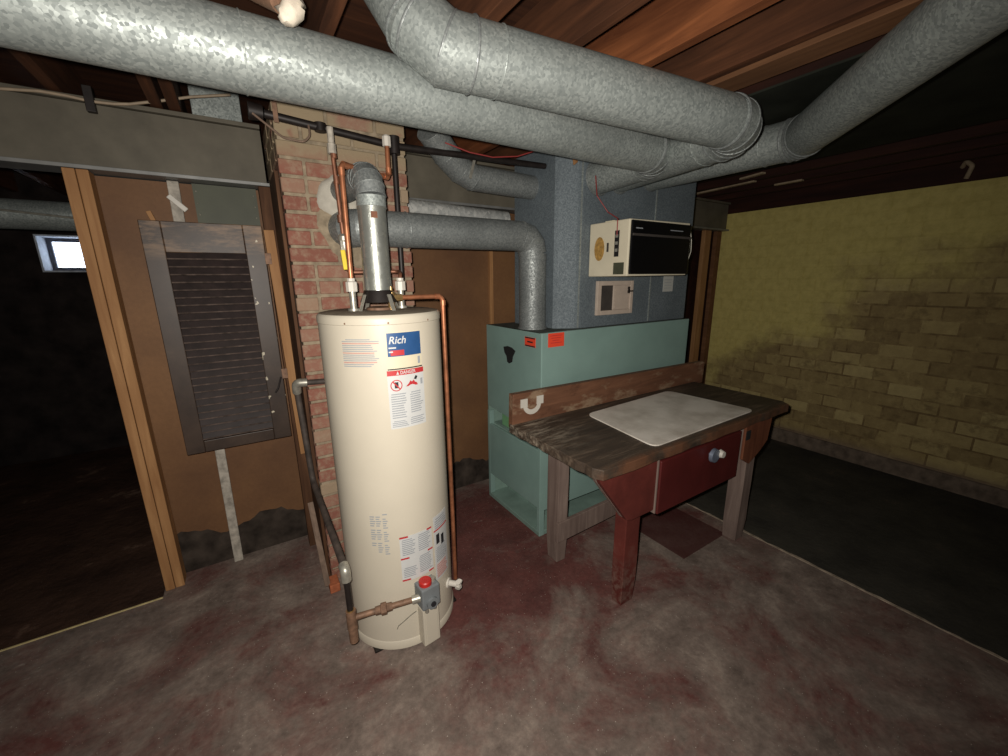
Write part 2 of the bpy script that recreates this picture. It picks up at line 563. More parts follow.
def thing(name, label, cat, loc, group=None):
    o = bpy.data.objects.new(name, None)
    COL.objects.link(o)
    o.empty_display_size = 0.1
    o.location = loc
    WORLD_LOC[o.name] = Vector(loc)
    return tag(o, label, cat, group)


def tag(o, label, cat, group=None):
    o['label'] = label
    o['category'] = cat
    if group:
        o['group'] = group
    return o


def struct(o, label=None):
    o['kind'] = 'structure'
    if label:
        o['label'] = label
    return o


def lab(o, label):
    o['label'] = label
    return o


def B(name, lo, hi, mat, parent=None, bevel=0.0, **k):
    return MB().box(lo, hi).build(name, mat, parent, bevel=bevel, **k)


def arc(path, rad, steps):
    """round every inner corner of a polyline with straight gore steps"""
    P = [Vector(p) for p in path]
    out = [P[0]]
    for i in range(1, len(P) - 1):
        a = (P[i - 1] - P[i]).normalized()
        b = (P[i + 1] - P[i]).normalized()
        ang = a.angle(b)
        turn = PI - ang
        t = rad * math.tan(turn / 2)
        c = P[i] + (a + b).normalized() * (rad / math.sin(ang / 2))
        s0 = P[i] + a * t - c
        ax = s0.cross(P[i] + b * t - c).normalized()
        for k in range(steps + 1):
            out.append(c + Matrix.Rotation(turn * k / steps, 3, ax) @ s0)
    out.append(P[-1])
    return out


# ================================================================== THE SETTING
ZJ = 2.20          # underside of the joists
XW = 4.18          # yellow wall
YP = 2.45          # partition panelling
fo = B('floor', (-3.2, -2.6, -0.10), (2.37, 2.31, 0.0), 'floor'); struct(fo, 'worn maroon painted concrete basement floor')
# the strip of slab carried on under the partition
fp = B('floor_partition', (-0.515, 2.31, -0.10), (2.37, 2.60, 0.0), 'floor'); struct(fp)
fr = B('floor_right', (2.37, -2.6, -0.14), (XW + 0.1, 2.60, -0.035), 'floor_dark'); struct(fr, 'dark unpainted ground beside the yellow wall')
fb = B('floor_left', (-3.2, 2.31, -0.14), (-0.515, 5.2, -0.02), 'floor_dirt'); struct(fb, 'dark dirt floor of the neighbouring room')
fc = B('floor_back', (-0.515, 2.60, -0.14), (XW + 0.1, 5.2, -0.02), 'floor_dirt'); struct(fc)
t1 = MB().box((-3.2, 2.302, -0.012), (-0.515, 2.312, 0.004)).build('trim_1', 'tape', bevel=0.002); struct(t1, 'pale strip along the edge of the floor slab')
# chipped slab edge towards the dark ground
e = MB()
ys = [-2.6 + 0.05 * i for i in range(105)]
vs, fs = [], []
for i, yy in enumerate(ys):
    j = random.uniform(-0.006, 0.010)
    vs += [(2.366, yy, 0.003), (2.376 + j, yy, 0.003), (2.376 + j, yy, -0.05), (2.366, yy, -0.05)]
for i in range(len(ys) - 1):
    for k in range(4):
        a = i * 4 + k; b = i * 4 + (k + 1) % 4
        fs.append((a, b, b + 4, a + 4))
e.add(vs, fs)
struct(e.build('trim_2', 'lip'), 'rough pale lip of the slab edge')

# ceiling: boards above, every joist a part
ce = B('ceiling', (-3.2, -2.6, ZJ + 0.19), (XW + 0.3, 5.2, ZJ + 0.23), 'subfloor'); struct(ce, 'dark wooden subfloor and joists')
JX = [-2.9 + 0.30 * i for i in range(0, 10)] + [-0.14, 0.30, 0.68, 0.97, 1.262, 1.535] + [1.87 + 0.30 * i for i in range(8)]
for jx in JX:
    o = B('joist', (jx, -2.6, ZJ + random.uniform(0, 0.003)), (jx + 0.042, 5.2, ZJ + 0.19), ('joist_lit_orange' if abs(jx - 1.262) < 0.01 else 'joist') if jx < 1.8 else 'sill', ce, bevel=0.002)
o = B('joist', (1.612, -2.6, ZJ), (1.735, 2.6, ZJ + 0.04), 'joist_pale', ce, bevel=0.002)
lab(o, 'paler flat board beside a joist')
o = B('ceiling_panel', (1.80, -2.6, ZJ - 0.012), (3.06, 1.70, ZJ - 0.004), 'dark_panel', ce); lab(o, 'dark greenish panel under the joists')

# yellow painted brick wall
wr = B('wall_right', (XW, -2.6, -0.14), (XW + 0.25, 5.2, 2.095), 'yellow_mortar'); struct(wr, 'yellow painted brick wall, paint worn low down')
PH, PL = 0.0985, 0.200
row = 0
zz = 0.100
while zz + 0.088 < 2.10:
    y0 = 2.44 - (0.1 if row % 2 else 0.0)
    if row % 2:
        B('brick', (XW - 0.0025, y0 + 0.006, zz), (XW + 0.01, 2.44, zz + 0.086), 'yellow', wr)
    while y0 > 0.02:
        d = random.uniform(0.0015, 0.004)
        B('brick', (XW - d, y0 - PL + 0.012, zz + random.uniform(-.002, .002)), (XW + 0.01, y0, zz + 0.086 + random.uniform(-.002, .002)), 'yellow', wr)
        y0 -= PL
    zz += PH
    row += 1
rest = MB()
zz = 0.100; row = 0
while zz + 0.088 < 2.10:
    y0 = 0.04 - (0.1 if row % 2 else 0.0)
    while y0 > -2.4:
        rest.box((XW - 0.005, y0 - PL + 0.012, zz), (XW + 0.01, y0, zz + 0.086)); y0 -= PL
    zz += PH; row += 1
o = rest.build('brick_field', 'yellow', wr); o['kind'] = 'stuff'
o = MB().prism([(XW - 0.05, -0.14), (XW + 0.02, -0.14), (XW + 0.02, 0.088), (XW - 0.012, 0.075)], 'y', -2.6, 2.6).build('baseboard_right', 'footing'); struct(o, 'rough parged concrete foot of the yellow wall')
o = MB().box((XW + 0.02, -2.6, 2.095), (XW + 0.25, 5.2, ZJ + 0.19)).build('trim_3', 'sill'); struct(o, 'dark wooden sill above the yellow wall')
# walls that close the basement
struct(B('wall_left', (-3.3, -2.6, -0.14), (-3.2, 5.2, ZJ + 0.19), 'room_wall'))
wf = MB().box((-3.2, -2.7, -0.14), (XW + 0.25, -2.6, ZJ + 0.19))
struct(wf.build('wall_front', 'room_wall'))
# far wall of the dark neighbouring room, with its little window
WX0, WX1, WZ0, WZ1 = -1.34, -0.80, 1.60, 1.875
wb = MB()
wb.box((-3.2, 5.0, -0.14), (WX0, 5.25, ZJ + 0.19))
wb.box((WX1, 5.0, -0.14), (XW + 0.25, 5.25, ZJ + 0.19))
wb.box((WX0, 5.0, -0.14), (WX1, 5.25, WZ0))
wb.box((WX0, 5.0, WZ1), (WX1, 5.25, ZJ + 0.19))
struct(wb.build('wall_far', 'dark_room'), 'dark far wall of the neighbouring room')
wn = bpy.data.objects.new('window_1', None); COL.objects.link(wn); wn.location = (WX0, 5.1, WZ0)
WORLD_LOC[wn.name] = Vector((WX0, 5.1, WZ0)); struct(wn, 'small bright basement window in the dark room')
j = MB()
j.box((WX0, 4.98, WZ0), (WX0 + 0.012, 5.20, WZ1)); j.box((WX1 - 0.012, 4.98, WZ0), (WX1, 5.20, WZ1))
j.box((WX0, 4.98, WZ0 - 0.012), (WX1, 5.20, WZ0)); j.box((WX0, 4.98, WZ1), (WX1, 5.20, WZ1 + 0.012))
j.build('window_jamb', 'jamb', wn)
j = MB()
a0, a1, c0, c1 = WX0 + 0.012, WX1 - 0.012, WZ0, WZ1
j.box((a0, 5.18, c0), (a0 + 0.03, 5.21, c1)); j.box((a1 - 0.03, 5.18, c0), (a1, 5.21, c1))
j.box((a0 + 0.03, 5.18, c0), (a1 - 0.03, 5.21, c0 + 0.03)); j.box((a0 + 0.03, 5.18, c1 - 0.03), (a1 - 0.03, 5.21, c1))
j.build('window_sash', 'sash', wn)
B('window_pane', (a0 + 0.03, 5.193, c0 + 0.03), (a1 - 0.03, 5.197, c1 - 0.03), 'glass', wn)

# partition: hardboard panels nailed behind the steel beam
wbk = bpy.data.objects.new('wall_back', None); COL.objects.link(wbk); wbk.location = (0, YP, 0)
WORLD_LOC[wbk.name] = Vector((0, YP, 0)); struct(wbk, 'partition of brown hardboard panels')
def ragged(x0, x1, zb, zt, nm, mat):
    n = 26
    pts = [(x0 + (x1 - x0) * i / n, zb + random.uniform(-0.012, 0.012) + 0.03 * math.sin(i * 0.45)) for i in range(n + 1)]
    return MB().prism(pts + [(x1, zt), (x0, zt)], 'y', YP, YP + 0.008).build(nm, mat, wbk)
ragged(-0.500, 0.20, 0.215, 1.93, 'panel', 'hardboard')
ragged(0.74, 1.455, 0.20, 1.93, 'panel', 'hardboard')
ragged(1.475, 2.75, 0.20, 1.93, 'panel', 'hardboard')
for a_, b_ in ((-0.47, 0.20), (0.74, 2.75)):
    B('foundation_strip', (a_, YP + 0.012, -0.05), (b_, YP + 0.10, 0.30), 'base_wall', wbk)
o = B('batten', (1.452, YP - 0.02, 0.2), (1.478, YP + 0.01, 1.93), 'stud', wbk, bevel=0.002)
o = B('lining', (2.63, YP + 0.02, -0.1), (XW, YP + 0.03, 1.935), 'sill', wbk)

# ================================================================== STEEL BEAM
def ibeam(name, x0, x1, label):
    t = thing(name, label, 'beam', ((x0 + x1) / 2, 2.42, 1.935))
    B('web', (x0, 2.412, 1.95), (x1, 2.428, 2.175), 'steel', t)
    B('bottom_flange', (x0, 2.35, 1.935), (x1 + 0.02, 2.49, 1.950), 'steel_edge', t, bevel=0.002)
    B('top_flange', (x0, 2.35, 2.178), (x1, 2.49, ZJ - 0.005), 'steel', t, bevel=0.002)
    # the packing board that fills the web
    B('web_packing', (x0, 2.372, 1.951), (x1, 2.41, 2.176), 'steel', t)
    return t
ibeam('steel_beam', -3.2, 0.185, 'painted steel beam on the left above the shutter and stud')
ibeam('steel_beam', 0.76, XW - 0.03, 'painted steel beam running behind the plenum to the yellow wall')

# ================================================================== CHIMNEY
CX0, CX1, CY = 0.205, 0.735, 1.97
ch = thing('brick_chimney', 'old red brick chimney behind the water heater', 'chimney', ((CX0 + CX1) / 2, 2.2, 0))
B('mortar_core', (CX0 + 0.006, CY + 0.006, 0), (CX1 - 0.006, 2.58, ZJ - 0.01), 'mortar', ch)
pit = 0.0685
zz = 0.0; k = 0
while zz + 0.057 < ZJ - 0.01:
    if k % 6 == 3:
        seq = [0.098] * 6
    elif k % 2:
        seq = [0.200, 0.200, 0.098]
    else:
        seq = [0.098, 0.200, 0.200]
    xx = CX0
    for i, L in enumerate(seq):
        xe = min(xx + L, CX1)
        if i == len(seq) - 1:
            xe = CX1
        if xe - xx > 0.03:
            dd = random.uniform(-0.004, 0.002)
            B('brick', (xx if i else CX0 - 0.001, CY + dd, zz + random.uniform(0, .003)), (xe - (0.011 if i < len(seq) - 1 else 0), CY + 0.095, zz + 0.056 + random.uniform(0, .003)), 'brick', ch, bevel=0.003, seg=1)
        xx += L + 0.001
    yy = CY + 0.106
    for L in ((0.2, 0.2) if k % 2 else (0.098, 0.2, 0.1)):
        B('brick', (CX0 - 0.001 + random.uniform(-.002, .002), yy, zz), (CX0 + 0.095, yy + L - 0.011, zz + 0.057), 'brick', ch, bevel=0.003, seg=1)
        yy += L
    zz += pit; k += 1
# lumps of plaster where the two flues enter
def blob(cx, cz, rx, rz, t, name, mat, parent, seed):
    rnd = random.Random(seed)
    n = 30
    ph = [rnd.uniform(0, 6.3) for _ in range(4)]
    vs, fs = [], []
    prof = [(1.0, 0.0), (0.93, 0.7), (0.75, 1.0), (0.0, 1.05)]
    for a, h in prof:
        for q in range(n):
            th = 2 * PI * q / n
            ww = 1 + 0.10 * math.sin(2 * th + ph[0]) + 0.07 * math.sin(3 * th + ph[1]) + 0.04 * math.sin(7 * th + ph[2])
            vs.append((cx + rx * a * ww * math.cos(th), CY + 0.004 - t * h, cz + rz * a * ww * math.sin(th)))
    for i in range(len(prof) - 1):
        for q in range(n):
            fs.append((i * n + q, i * n + (q + 1) % n, (i + 1) * n + (q + 1) % n, (i + 1) * n + q))
    return MB().add(vs, fs).build(name, mat, parent, smooth=50)
blob(0.425, 1.845, 0.085, 0.10, 0.022, 'plaster_collar', 'plaster', ch, 3)
blob(0.455, 1.73, 0.135, 0.165, 0.014, 'mortar_patch', 'mortar', ch, 5)

# ================================================================== BIG DUCTS
R = 0.086
def duct(name, label, path, rad, steps, seams, mat='galv', r=R, n=36, first=None):
    pts = arc(path, rad, steps)
    t = thing(name, label, 'duct', pts[0])
    npt = len(path) - 2
    k = 0
    idx = 0
    segs = []
    # split in straight runs and elbows, each a part
    cur = [pts[0]]
    i = 1
    for bnd in range(npt):
        el = pts[i:i + steps + 1]
        if first and bnd == 0:
            # wide one-gore elbow: two mitres only
            el = [Vector(q) for q in first[1:]]
            d_in = (el[0] - Vector(first[0])).normalized(); d_out = (pts[i + steps + 1] - el[-1]).normalized()
            el = [el[0] - d_in * 0.002] + el + [el[-1] + d_out * 0.07]
            cur = [Vector(first[0])]
        segs.append(('pipe_run', [cur[-1], el[0]]))
        segs.append(('elbow', el))
        cur = [el[-1]]
        i += steps + 1
    segs.append(('pipe_run', [cur[-1], pts[-1]]))
    for nm, p in segs:
        if nm == 'elbow':
            d0 = (p[1] - p[0]).normalized()
            o = MB().tube(p, r + 0.0015, n).build('elbow', mat, t, smooth=14)
            for q in range(len(p)):
                a = p[max(q - 1, 0)]; b = p[min(q + 1, len(p) - 1)]
                MB().ring(p[q], b - a, r + 0.0015, 0.0042, n).build('seam', 'galv_dull', o, smooth=60)
        else:
            L = (p[1] - p[0]).length
            o = MB().tube(p, r, n).build('pipe_run', mat, t, smooth=30)
            for sfrac in seams:
                if 0 < sfrac < L:
                    q = p[0] + (p[1] - p[0]).normalized() * sfrac
                    MB().ring(q, p[1] - p[0], r + 0.0006, 0.0022, n).build('seam', mat, o, smooth=60)
    return t
Y1, Z1 = 1.335, 2.050
duct('round_duct', 'long galvanized round duct from the left edge elbowing into the plenum', [(-2.4, Y1, Z1), (1.735, Y1, Z1), (1.735, 1.74, 2.03)], 0.10, 4, [2.49, 0.9, 1.7], n=40)
duct('round_duct', 'galvanized round duct turning up near the top with gored elbow, ending above the bench', [(0.20, 0.62, 2.095), (0.455, 1.135, 2.090), (1.69, 0.925, 2.040), (1.90, 1.74, 2.055)], 0.13, 4, [0.08], n=40, first=[(0.425, 1.33, 2.385), (0.498, 1.188, 2.155), (0.558, 1.150, 2.100)])
duct('round_duct', 'galvanized round duct coming in diagonally at upper right to the plenum', [(0.95, -0.14, 2.088), (2.19, 0.955, 2.092), (2.17, 1.74, 2.090)], 0.10, 3, [0.10], n=40)

# ================================================================== FURNACE
FX0, FX1, FY0, FY1, FZ = 1.312, 2.60, 1.675, 2.25, 1.215
fu = thing('furnace', 'mint green sheet metal furnace cabinet behind the workbench', 'furnace', ((FX0 + FX1) / 2, (FY0 + FY1) / 2, 0))
B('top_panel', (FX0, FY0, FZ - 0.02), (FX1, FY1, FZ), 'top_dust', fu, bevel=0.003)
B('upper_front_panel', (FX0, FY0 - 0.002, 0.57), (FX1, FY0 + 0.018, FZ + 0.002), 'mint', fu, bevel=0.003)
B('lower_front_panel', (FX0 + 0.035, FY0 + 0.002, 0.16), (FX1 - 0.035, FY0 + 0.018, 0.565), 'mint', fu, bevel=0.003)
up = MB()
up.prism([(FY0, 0.632), (FY1, 0.675), (FY1, FZ), (FY0, FZ)], 'x', FX0 - 0.002, FX0 + 0.016)
o = up.build('upper_side_panel', 'mint', fu, bevel=0.003)
# torn knock-out hole
h = MB().prism([(2.045, 1.098), (2.00, 1.108), (1.955, 1.104), (1.918, 1.088), (1.945, 1.050), (1.952, 1.018), (1.985, 1.004), (2.005, 1.012), (2.012, 1.045), (2.035, 1.066)], 'x', FX0 - 0.0045, FX0 + 0.001)
lab(h.build('knockout_hole', 'dark', o), 'black ragged hole')
B('lower_side_panel', (FX0 - 0.002, FY0 + 0.02, 0.180), (FX0 + 0.016, FY1 - 0.008, 0.548), 'mint', fu, bevel=0.003)
for (xa, ya) in ((FX0 - 0.003, FY0 - 0.003), (FX0 - 0.003, FY1 - 0.022), (FX1 - 0.032, FY0 - 0.003), (FX1 - 0.032, FY1 - 0.022)):
    B('corner_post', (xa, ya, 0), (xa + 0.036, ya + 0.026, 0.64), 'mint', fu, bevel=0.002)
B('inner_shelf', (FX0 + 0.03, FY0 + 0.03, 0.548), (FX1 - 0.03, FY1 - 0.03, 0.56), 'mint_in', fu)
B('inner_liner', (FX0 + 0.14, FY0 + 0.03, 0.03), (FX0 + 0.15, FY1 - 0.03, 0.70), 'mint_in', fu)
B('base_pan', (FX0 - 0.004, FY0 - 0.002, 0.0), (FX1, FY1, 0.03), 'mint_in', fu, bevel=0.003)
B('back_panel', (FX0, FY1 - 0.012, 0.03), (FX1, FY1, FZ - 0.02), 'mint_in', fu)
B('right_side_panel', (FX1 - 0.016, FY0 + 0.02, 0.06), (FX1 + 0.001, FY1, FZ - 0.02), 'mint', fu, bevel=0.003)
lab(B('control_box', (FX0 + 0.04, 2.02, 0.56), (FX0 + 0.13, 2.14, 0.655), 'green_bright', fu, bevel=0.004), 'bright green box in the side slot')
s1 = lab(B('warning_sticker', (FX0 - 0.0035, 1.726, 1.133), (FX0 - 0.002, 1.824, 1.186), 'sticker', fu), 'small orange sticker')
for q in (0, 1):
    B('sticker_bar', (FX0 - 0.0042, 1.73, 1.134 + q * 0.044), (FX0 - 0.0034, 1.82, 1.141 + q * 0.044), 'ink', s1)
B('sticker_text', (FX0 - 0.0042, 1.75, 1.156), (FX0 - 0.0034, 1.80, 1.164), 'ink', s1)
s2 = lab(B('warning_sticker', (1.353, FY0 - 0.0035, 1.138), (1.464, FY0 - 0.002, 1.213), 'sticker', fu), 'orange square sticker')
for q, (a, b) in enumerate(((1.365, 1.45), (1.372, 1.44), (1.38, 1.43), (1.37, 1.447))):
    B('sticker_text', (a, FY0 - 0.0042, 1.198 - q * 0.013), (b, FY0 - 0.0034, 1.201 - q * 0.013), 'label_red', s2)

# ------------------------------------------------------------------ plenum on the furnace
pn = thing('plenum', 'blue-grey galvanized plenum standing on the green furnace', 'plenum', (2.0, 2.0, FZ))
out = [(1.497, 2.20), (1.497, 1.815), (1.510, 1.795), (1.60, 1.745), (1.63, 1.735), (2.63, 1.735), (2.63, 2.20)]
MB().prism(out, 'z', FZ, ZJ - 0.008).build('plenum_body', 'galv_plenum', pn, bevel=0.004)
for xx in (1.617, 2.235):
    MB().box((xx - 0.004, 1.731, FZ + 0.005), (xx + 0.004, 1.736, 2.10)).build('seam', 'galv', pn)
for (cx_, cz_) in ((1.735, 2.03), (1.90, 2.055), (2.17, 2.095)):
    MB().ring((cx_, 1.733, cz_), (0, 1, 0), R + 0.004, 0.006, 36).build('duct_collar', 'galv_dull', pn, smooth=60)

# flue of the furnace
def smooth_pipe(name, path, r, rad, steps, mat, parent=None, n=18, **k):
    return MB().tube(arc(path, rad, steps) if rad else path, r, n).build(name, mat, parent, smooth=35, **k)
fv = thing('furnace_flue', 'grey round flue pipe from the furnace top to the chimney', 'flue pipe', (1.42, 1.905, FZ))
fp_ = arc([(0.44, 2.03, 1.718), (0.44, 1.885, 1.718), (1.410, 1.895, 1.722), (1.410, 1.890, 1.22)], 0.09, 3)
VR = 0.077
def chain(pts, cuts, r, mat, parent, names, n=32):
    for (a, b), nm in zip(cuts, names):
        seg = pts[a:b + 1]
        ob = MB().tube(seg, r + (0.0015 if nm == 'elbow' else 0), n).build(nm, mat, parent, smooth=14 if nm == 'elbow' else 30)
        if nm == 'elbow':
            for q in range(len(seg)):
                MB().ring(seg[q], seg[min(q + 1, len(seg) - 1)] - seg[max(q - 1, 0)], r + 0.0015, 0.0022, n).build('seam', mat, ob, smooth=60)
chain(fp_, [(0, 4), (4, 5), (5, 8), (8, 9)], VR, 'galv_dull', fv, ['elbow', 'pipe_run', 'elbow', 'pipe_run'])
q = fp_[4].lerp(fp_[5], 0.19)
MB().ring(q, fp_[5] - fp_[4], VR, 0.003, 32).build('seam', 'galv_dull', fv, smooth=60)
MB().ring((1.41, 1.892, 1.60), (0, 0, 1), VR, 0.003, 32).build('seam', 'galv_dull', fv, smooth=60)
MB().ring((1.41, 1.89, FZ + 0.006), (0, 0, 1), VR + 0.002, 0.006, 32).build('collar', 'galv_dull', fv, smooth=60)

# two small ducts behind the flue
sd = thing('side_duct', 'dull round duct with gored elbow entering the plenum above the flue', 'duct', (1.0, 2.0, 2.0))
pp = arc([(0.80, 1.93, 2.20), (1.00, 2.0, 2.022), (1.37, 2.02, 2.0)], 0.16, 3)
pp = [Vector((0.83, 1.90, 2.16)), Vector((0.93, 1.96, 2.09)), Vector((1.02, 1.99, 2.035)), Vector((1.10, 2.0, 2.008)), Vector((1.50, 2.02, 2.003))]
chain(pp, [(0, 3), (3, 4)], 0.063, 'galv_dull', sd, ['elbow', 'pipe_run'], 28)
MB().beam((1.045, 1.925, 1.985), (1.075, 1.93, 2.075), 0.014, 0.004, (0, 1, 0)).build('strap', 'zinc', sd)
fx = thing('foil_duct', 'shiny crinkled foil duct under the steel beam', 'duct', (1.25, 2.295, 1.88))
fpth = [(0.76 + 0.0125 * i, 2.295, 1.885 - 0.0004 * i) for i in range(60)]
MB().tube(fpth, [0.048 + (0.0022 if i % 2 else 0) for i in range(60)], 26).build('foil_sleeve', 'foil', fx, smooth=60)

# ================================================================== HUMIDIFIER on the plenum
HX0, HX1, HY0, HY1, HZ0, HZ1 = 1.685, 2.185, 1.455, 1.733, 1.505, 1.785
hu = thing('humidifier', 'cream box humidifier with black front hung on the plenum', 'humidifier', ((HX0 + HX1) / 2, 1.6, HZ0))
bd = MB().prism([(HX0, HZ0), (HX1, HZ0 + 0.004), (HX1, HZ1 + 0.006), (HX0, HZ1)], 'y', HY0, HY1).build('body', 'humid', hu, bevel=0.006)
fpn = B('front_panel', (HX0 + 0.008, HY0 - 0.012, HZ0 + 0.010), (HX1 - 0.004, HY0 + 0.004, HZ1 - 0.006), 'black_plastic', hu, bevel=0.006)
B('front_ridge', (HX0 + 0.01, HY0 - 0.018, HZ1 - 0.082), (HX1 - 0.006, HY0 - 0.011, HZ1 - 0.070), 'grille_dark', fpn, bevel=0.002)
B('lettering', (HX0 + 0.035, HY0 - 0.0128, HZ1 - 0.047), (HX0 + 0.085, HY0 - 0.0118, HZ1 - 0.042), 'label_grey', fpn)
B('lettering', (HX1 - 0.19, HY0 - 0.0128, HZ1 - 0.045), (HX1 - 0.08, HY0 - 0.0118, HZ1 - 0.041), 'label_grey', fpn)
# the things on its left side
dsc = MB()
n = 30
vs = [(HX0 - 0.0015, 1.655 + 0.036 * math.cos(2 * PI * k / n), 1.650 + 0.062 * math.sin(2 * PI * k / n)) for k in range(n)] + [(HX0 + 0.001, 1.655 + 0.036 * math.cos(2 * PI * k / n), 1.650 + 0.062 * math.sin(2 * PI * k / n)) for k in range(n)]
dsc.add(vs, [tuple(range(n)), tuple(range(2 * n - 1, n - 1, -1))] + [(k, (k + 1) % n, (k + 1) % n + n, k + n) for k in range(n)])
lab(dsc.build('rust_disc', 'rustdisc', hu), 'rusty yellow-brown round mark')
lab(B('switch_label', (HX0 - 0.001, 1.588, 1.632), (HX0 + 0.001, 1.602, 1.678), 'grille_dark', hu), 'small dark label')
sl = B('switch_slot', (HX0 - 0.0015, 1.518, 1.605), (HX0 + 0.001, 1.548, 1.735), 'dark', hu)
for q in range(3):
    B('terminal', (HX0 - 0.004, 1.525, 1.63 + q * 0.035), (HX0 - 0.001, 1.542, 1.645 + q * 0.035), 'zinc', sl)
lab(B('rating_plate', (HX0 - 0.0015, 1.478, 1.515), (HX0 + 0.001, 1.548, 1.575), 'olive', hu), 'small grey-green plate')
lab(B('tape_tab', (HX0 + 0.0, 1.56, HZ1 - 0.002), (HX0 + 0.03, 1.62, HZ1 + 0.003), 'label_cream', hu), 'yellowed tape tab')
smooth_pipe('side_wire', [(HX1 + 0.004, 1.46, HZ1 - 0.01), (HX1 + 0.015, 1.45, 1.70), (HX1 + 0.02, 1.45, 1.64), (HX1 + 0.004, 1.46, 1.57)], 0.0025, 0, 0, 'zinc', hu, 8)

gr = thing('access_grille', 'small pinkish white access grille below the humidifier', 'grille', (1.9, 1.733, 1.28))
GX0, GX1, GZ0, GZ1 = 1.750, 2.055, 1.283, 1.480
f_ = MB()
f_.box((GX0, 1.715, GZ0), (GX0 + 0.03, 1.735, GZ1)); f_.box((GX1 - 0.024, 1.715, GZ0), (GX1, 1.735, GZ1))
f_.box((GX0 + 0.03, 1.715, GZ0), (GX1 - 0.024, 1.735, GZ0 + 0.026)); f_.box((GX0 + 0.03, 1.715, GZ1 - 0.026), (GX1 - 0.024, 1.735, GZ1))
f_.build('frame', 'pinkwhite', gr, bevel=0.002)
lab(B('opening', (GX0 + 0.03, 1.731, GZ0 + 0.026), (GX0 + 0.140, 1.7345, GZ1 - 0.026), 'grille_dark', gr), 'dark open half')
dr = B('shutter_plate', (GX0 + 0.140, 1.722, GZ0 + 0.026), (GX1 - 0.024, 1.733, GZ1 - 0.026), 'pinkwhite', gr, bevel=0.002)
for q in range(5):
    B('louver', (GX0 + 0.150, 1.7195, GZ0 + 0.04 + q * 0.025), (GX1 - 0.034, 1.7225, GZ0 + 0.047 + q * 0.025), 'pinkwhite', dr)
B('latch', (GX1 - 0.05, 1.708, GZ1 - 0.066), (GX1 - 0.008, 1.718, GZ1 - 0.058), 'iron', gr)
B('latch', (GX1 - 0.045, 1.708, GZ1 - 0.075), (GX1 - 0.038, 1.722, GZ1 - 0.035), 'iron', gr)
pt = B('paper_tag', (2.365, 1.7315, 1.405), (2.468, 1.7335, 1.505), 'paper'); tag(pt, 'white paper tag stuck to the plenum under the humidifier', 'tag')
for q in range(4):
    B('print_line', (2.375, 1.7306, 1.48 - q * 0.018), (2.455 - 0.01 * (q % 2), 1.7316, 1.483 - q * 0.018), 'label_grey', pt)
rw = MB().tube(arc([(1.60, 1.62, 2.00), (1.66, 1.665, 1.92), (1.72, 1.64, 1.84), (1.715, 1.56, 1.797), (1.684, 1.535, 1.788), (1.681, 1.532, 1.71)], 0.008, 3), 0.0028, 8).build('red_wire', 'redwire', smooth=40)
tag(rw, 'red thermostat wire running down to the humidifier', 'wire')
rw2 = MB().tube([(0.88, 1.85, 2.10), (1.0, 1.84, 2.075), (1.12, 1.83, 2.068), (1.25, 1.81, 2.085), (1.35, 1.79, 2.12)], 0.003, 8).build('red_wire', 'redwire', smooth=40)
tag(rw2, 'red wire sagging below the long duct beside the plenum', 'wire')

# ================================================================== WATER HEATER
HC = (0.452, 1.592); HR = 0.2255
wh = thing('water_heater', 'tall cream cylindrical gas water heater', 'water heater', (HC[0], HC[1], 0))
def P(th, r, z):
    a = math.radians(th)
    return Vector((HC[0] + r * math.cos(a), HC[1] + r * math.sin(a), z))
MB().lathe(HC, [(HR, 0.05), (HR, 1.362)], 96).build('tank_jacket', 'cream', wh, smooth=40)
MB().lathe(HC, [(0.0, 1.388), (0.205, 1.386), (HR - 0.006, 1.383)], 96).build('top_cover', 'cream_dust', wh, smooth=40)
MB().lathe(HC, [(HR - 0.006, 1.383), (HR + 0.001, 1.376), (HR + 0.0025, 1.366), (HR + 0.0025, 1.352), (HR, 1.350)], 96).build('top_rim', 'cream', wh, smooth=40)
MB().lathe(HC, [(HR, 0.050), (HR + 0.003, 0.046), (HR + 0.003, 0.012), (HR - 0.008, 0.010), (0, 0.010)], 96).build('base_ring', 'cream', wh, smooth=40)
for th in (-138, -20, 100):
    p = P(th, 0.215, 0)
    MB().box((p.x - 0.022, p.y - 0.022, 0), (p.x + 0.022, p.y + 0.022, 0.012)).build('foot', 'iron', wh, bevel=0.003)
for th in (-137, -100, -60):
    p = P(th, HR + 0.002, 1.357)
    MB().ring(p, P(th, 1, 0) - P(th, 0, 0), 0.002, 0.0018, 10).build('screw', 'iron_brown', wh)

def patch(th0, th1, z0, z1, off, mat, name, parent, slant=0.0):
    n = max(3, int(abs(th1 - th0) / 2))
    vs, fs = [], []
    for i in range(n + 1):
        th = th0 + (th1 - th0) * i / n
        for z in (z0, z1):
            vs.append(P(th, HR + off, z + slant * i / n))
    for i in range(n):
        fs.append((2 * i, 2 * i + 2, 2 * i + 3, 2 * i + 1))
    # give the sheet a rim down to the jacket
    k = len(vs)
    for i in range(n + 1):
        th = th0 + (th1 - th0) * i / n
        for z in (z0, z1):
            vs.append(P(th, HR - 0.0005, z + slant * i / n))
    for i in range(n):
        fs.append((2 * i, k + 2 * i, k + 2 * i + 2, 2 * i + 2))
        fs.append((2 * i + 1, 2 * i + 3, k + 2 * i + 3, k + 2 * i + 1))
    fs.append((0, 1, k + 1, k)); fs.append((2 * n, k + 2 * n, k + 2 * n + 1, 2 * n + 1))
    return MB().add(vs, fs).build(name, mat, parent, smooth=40)

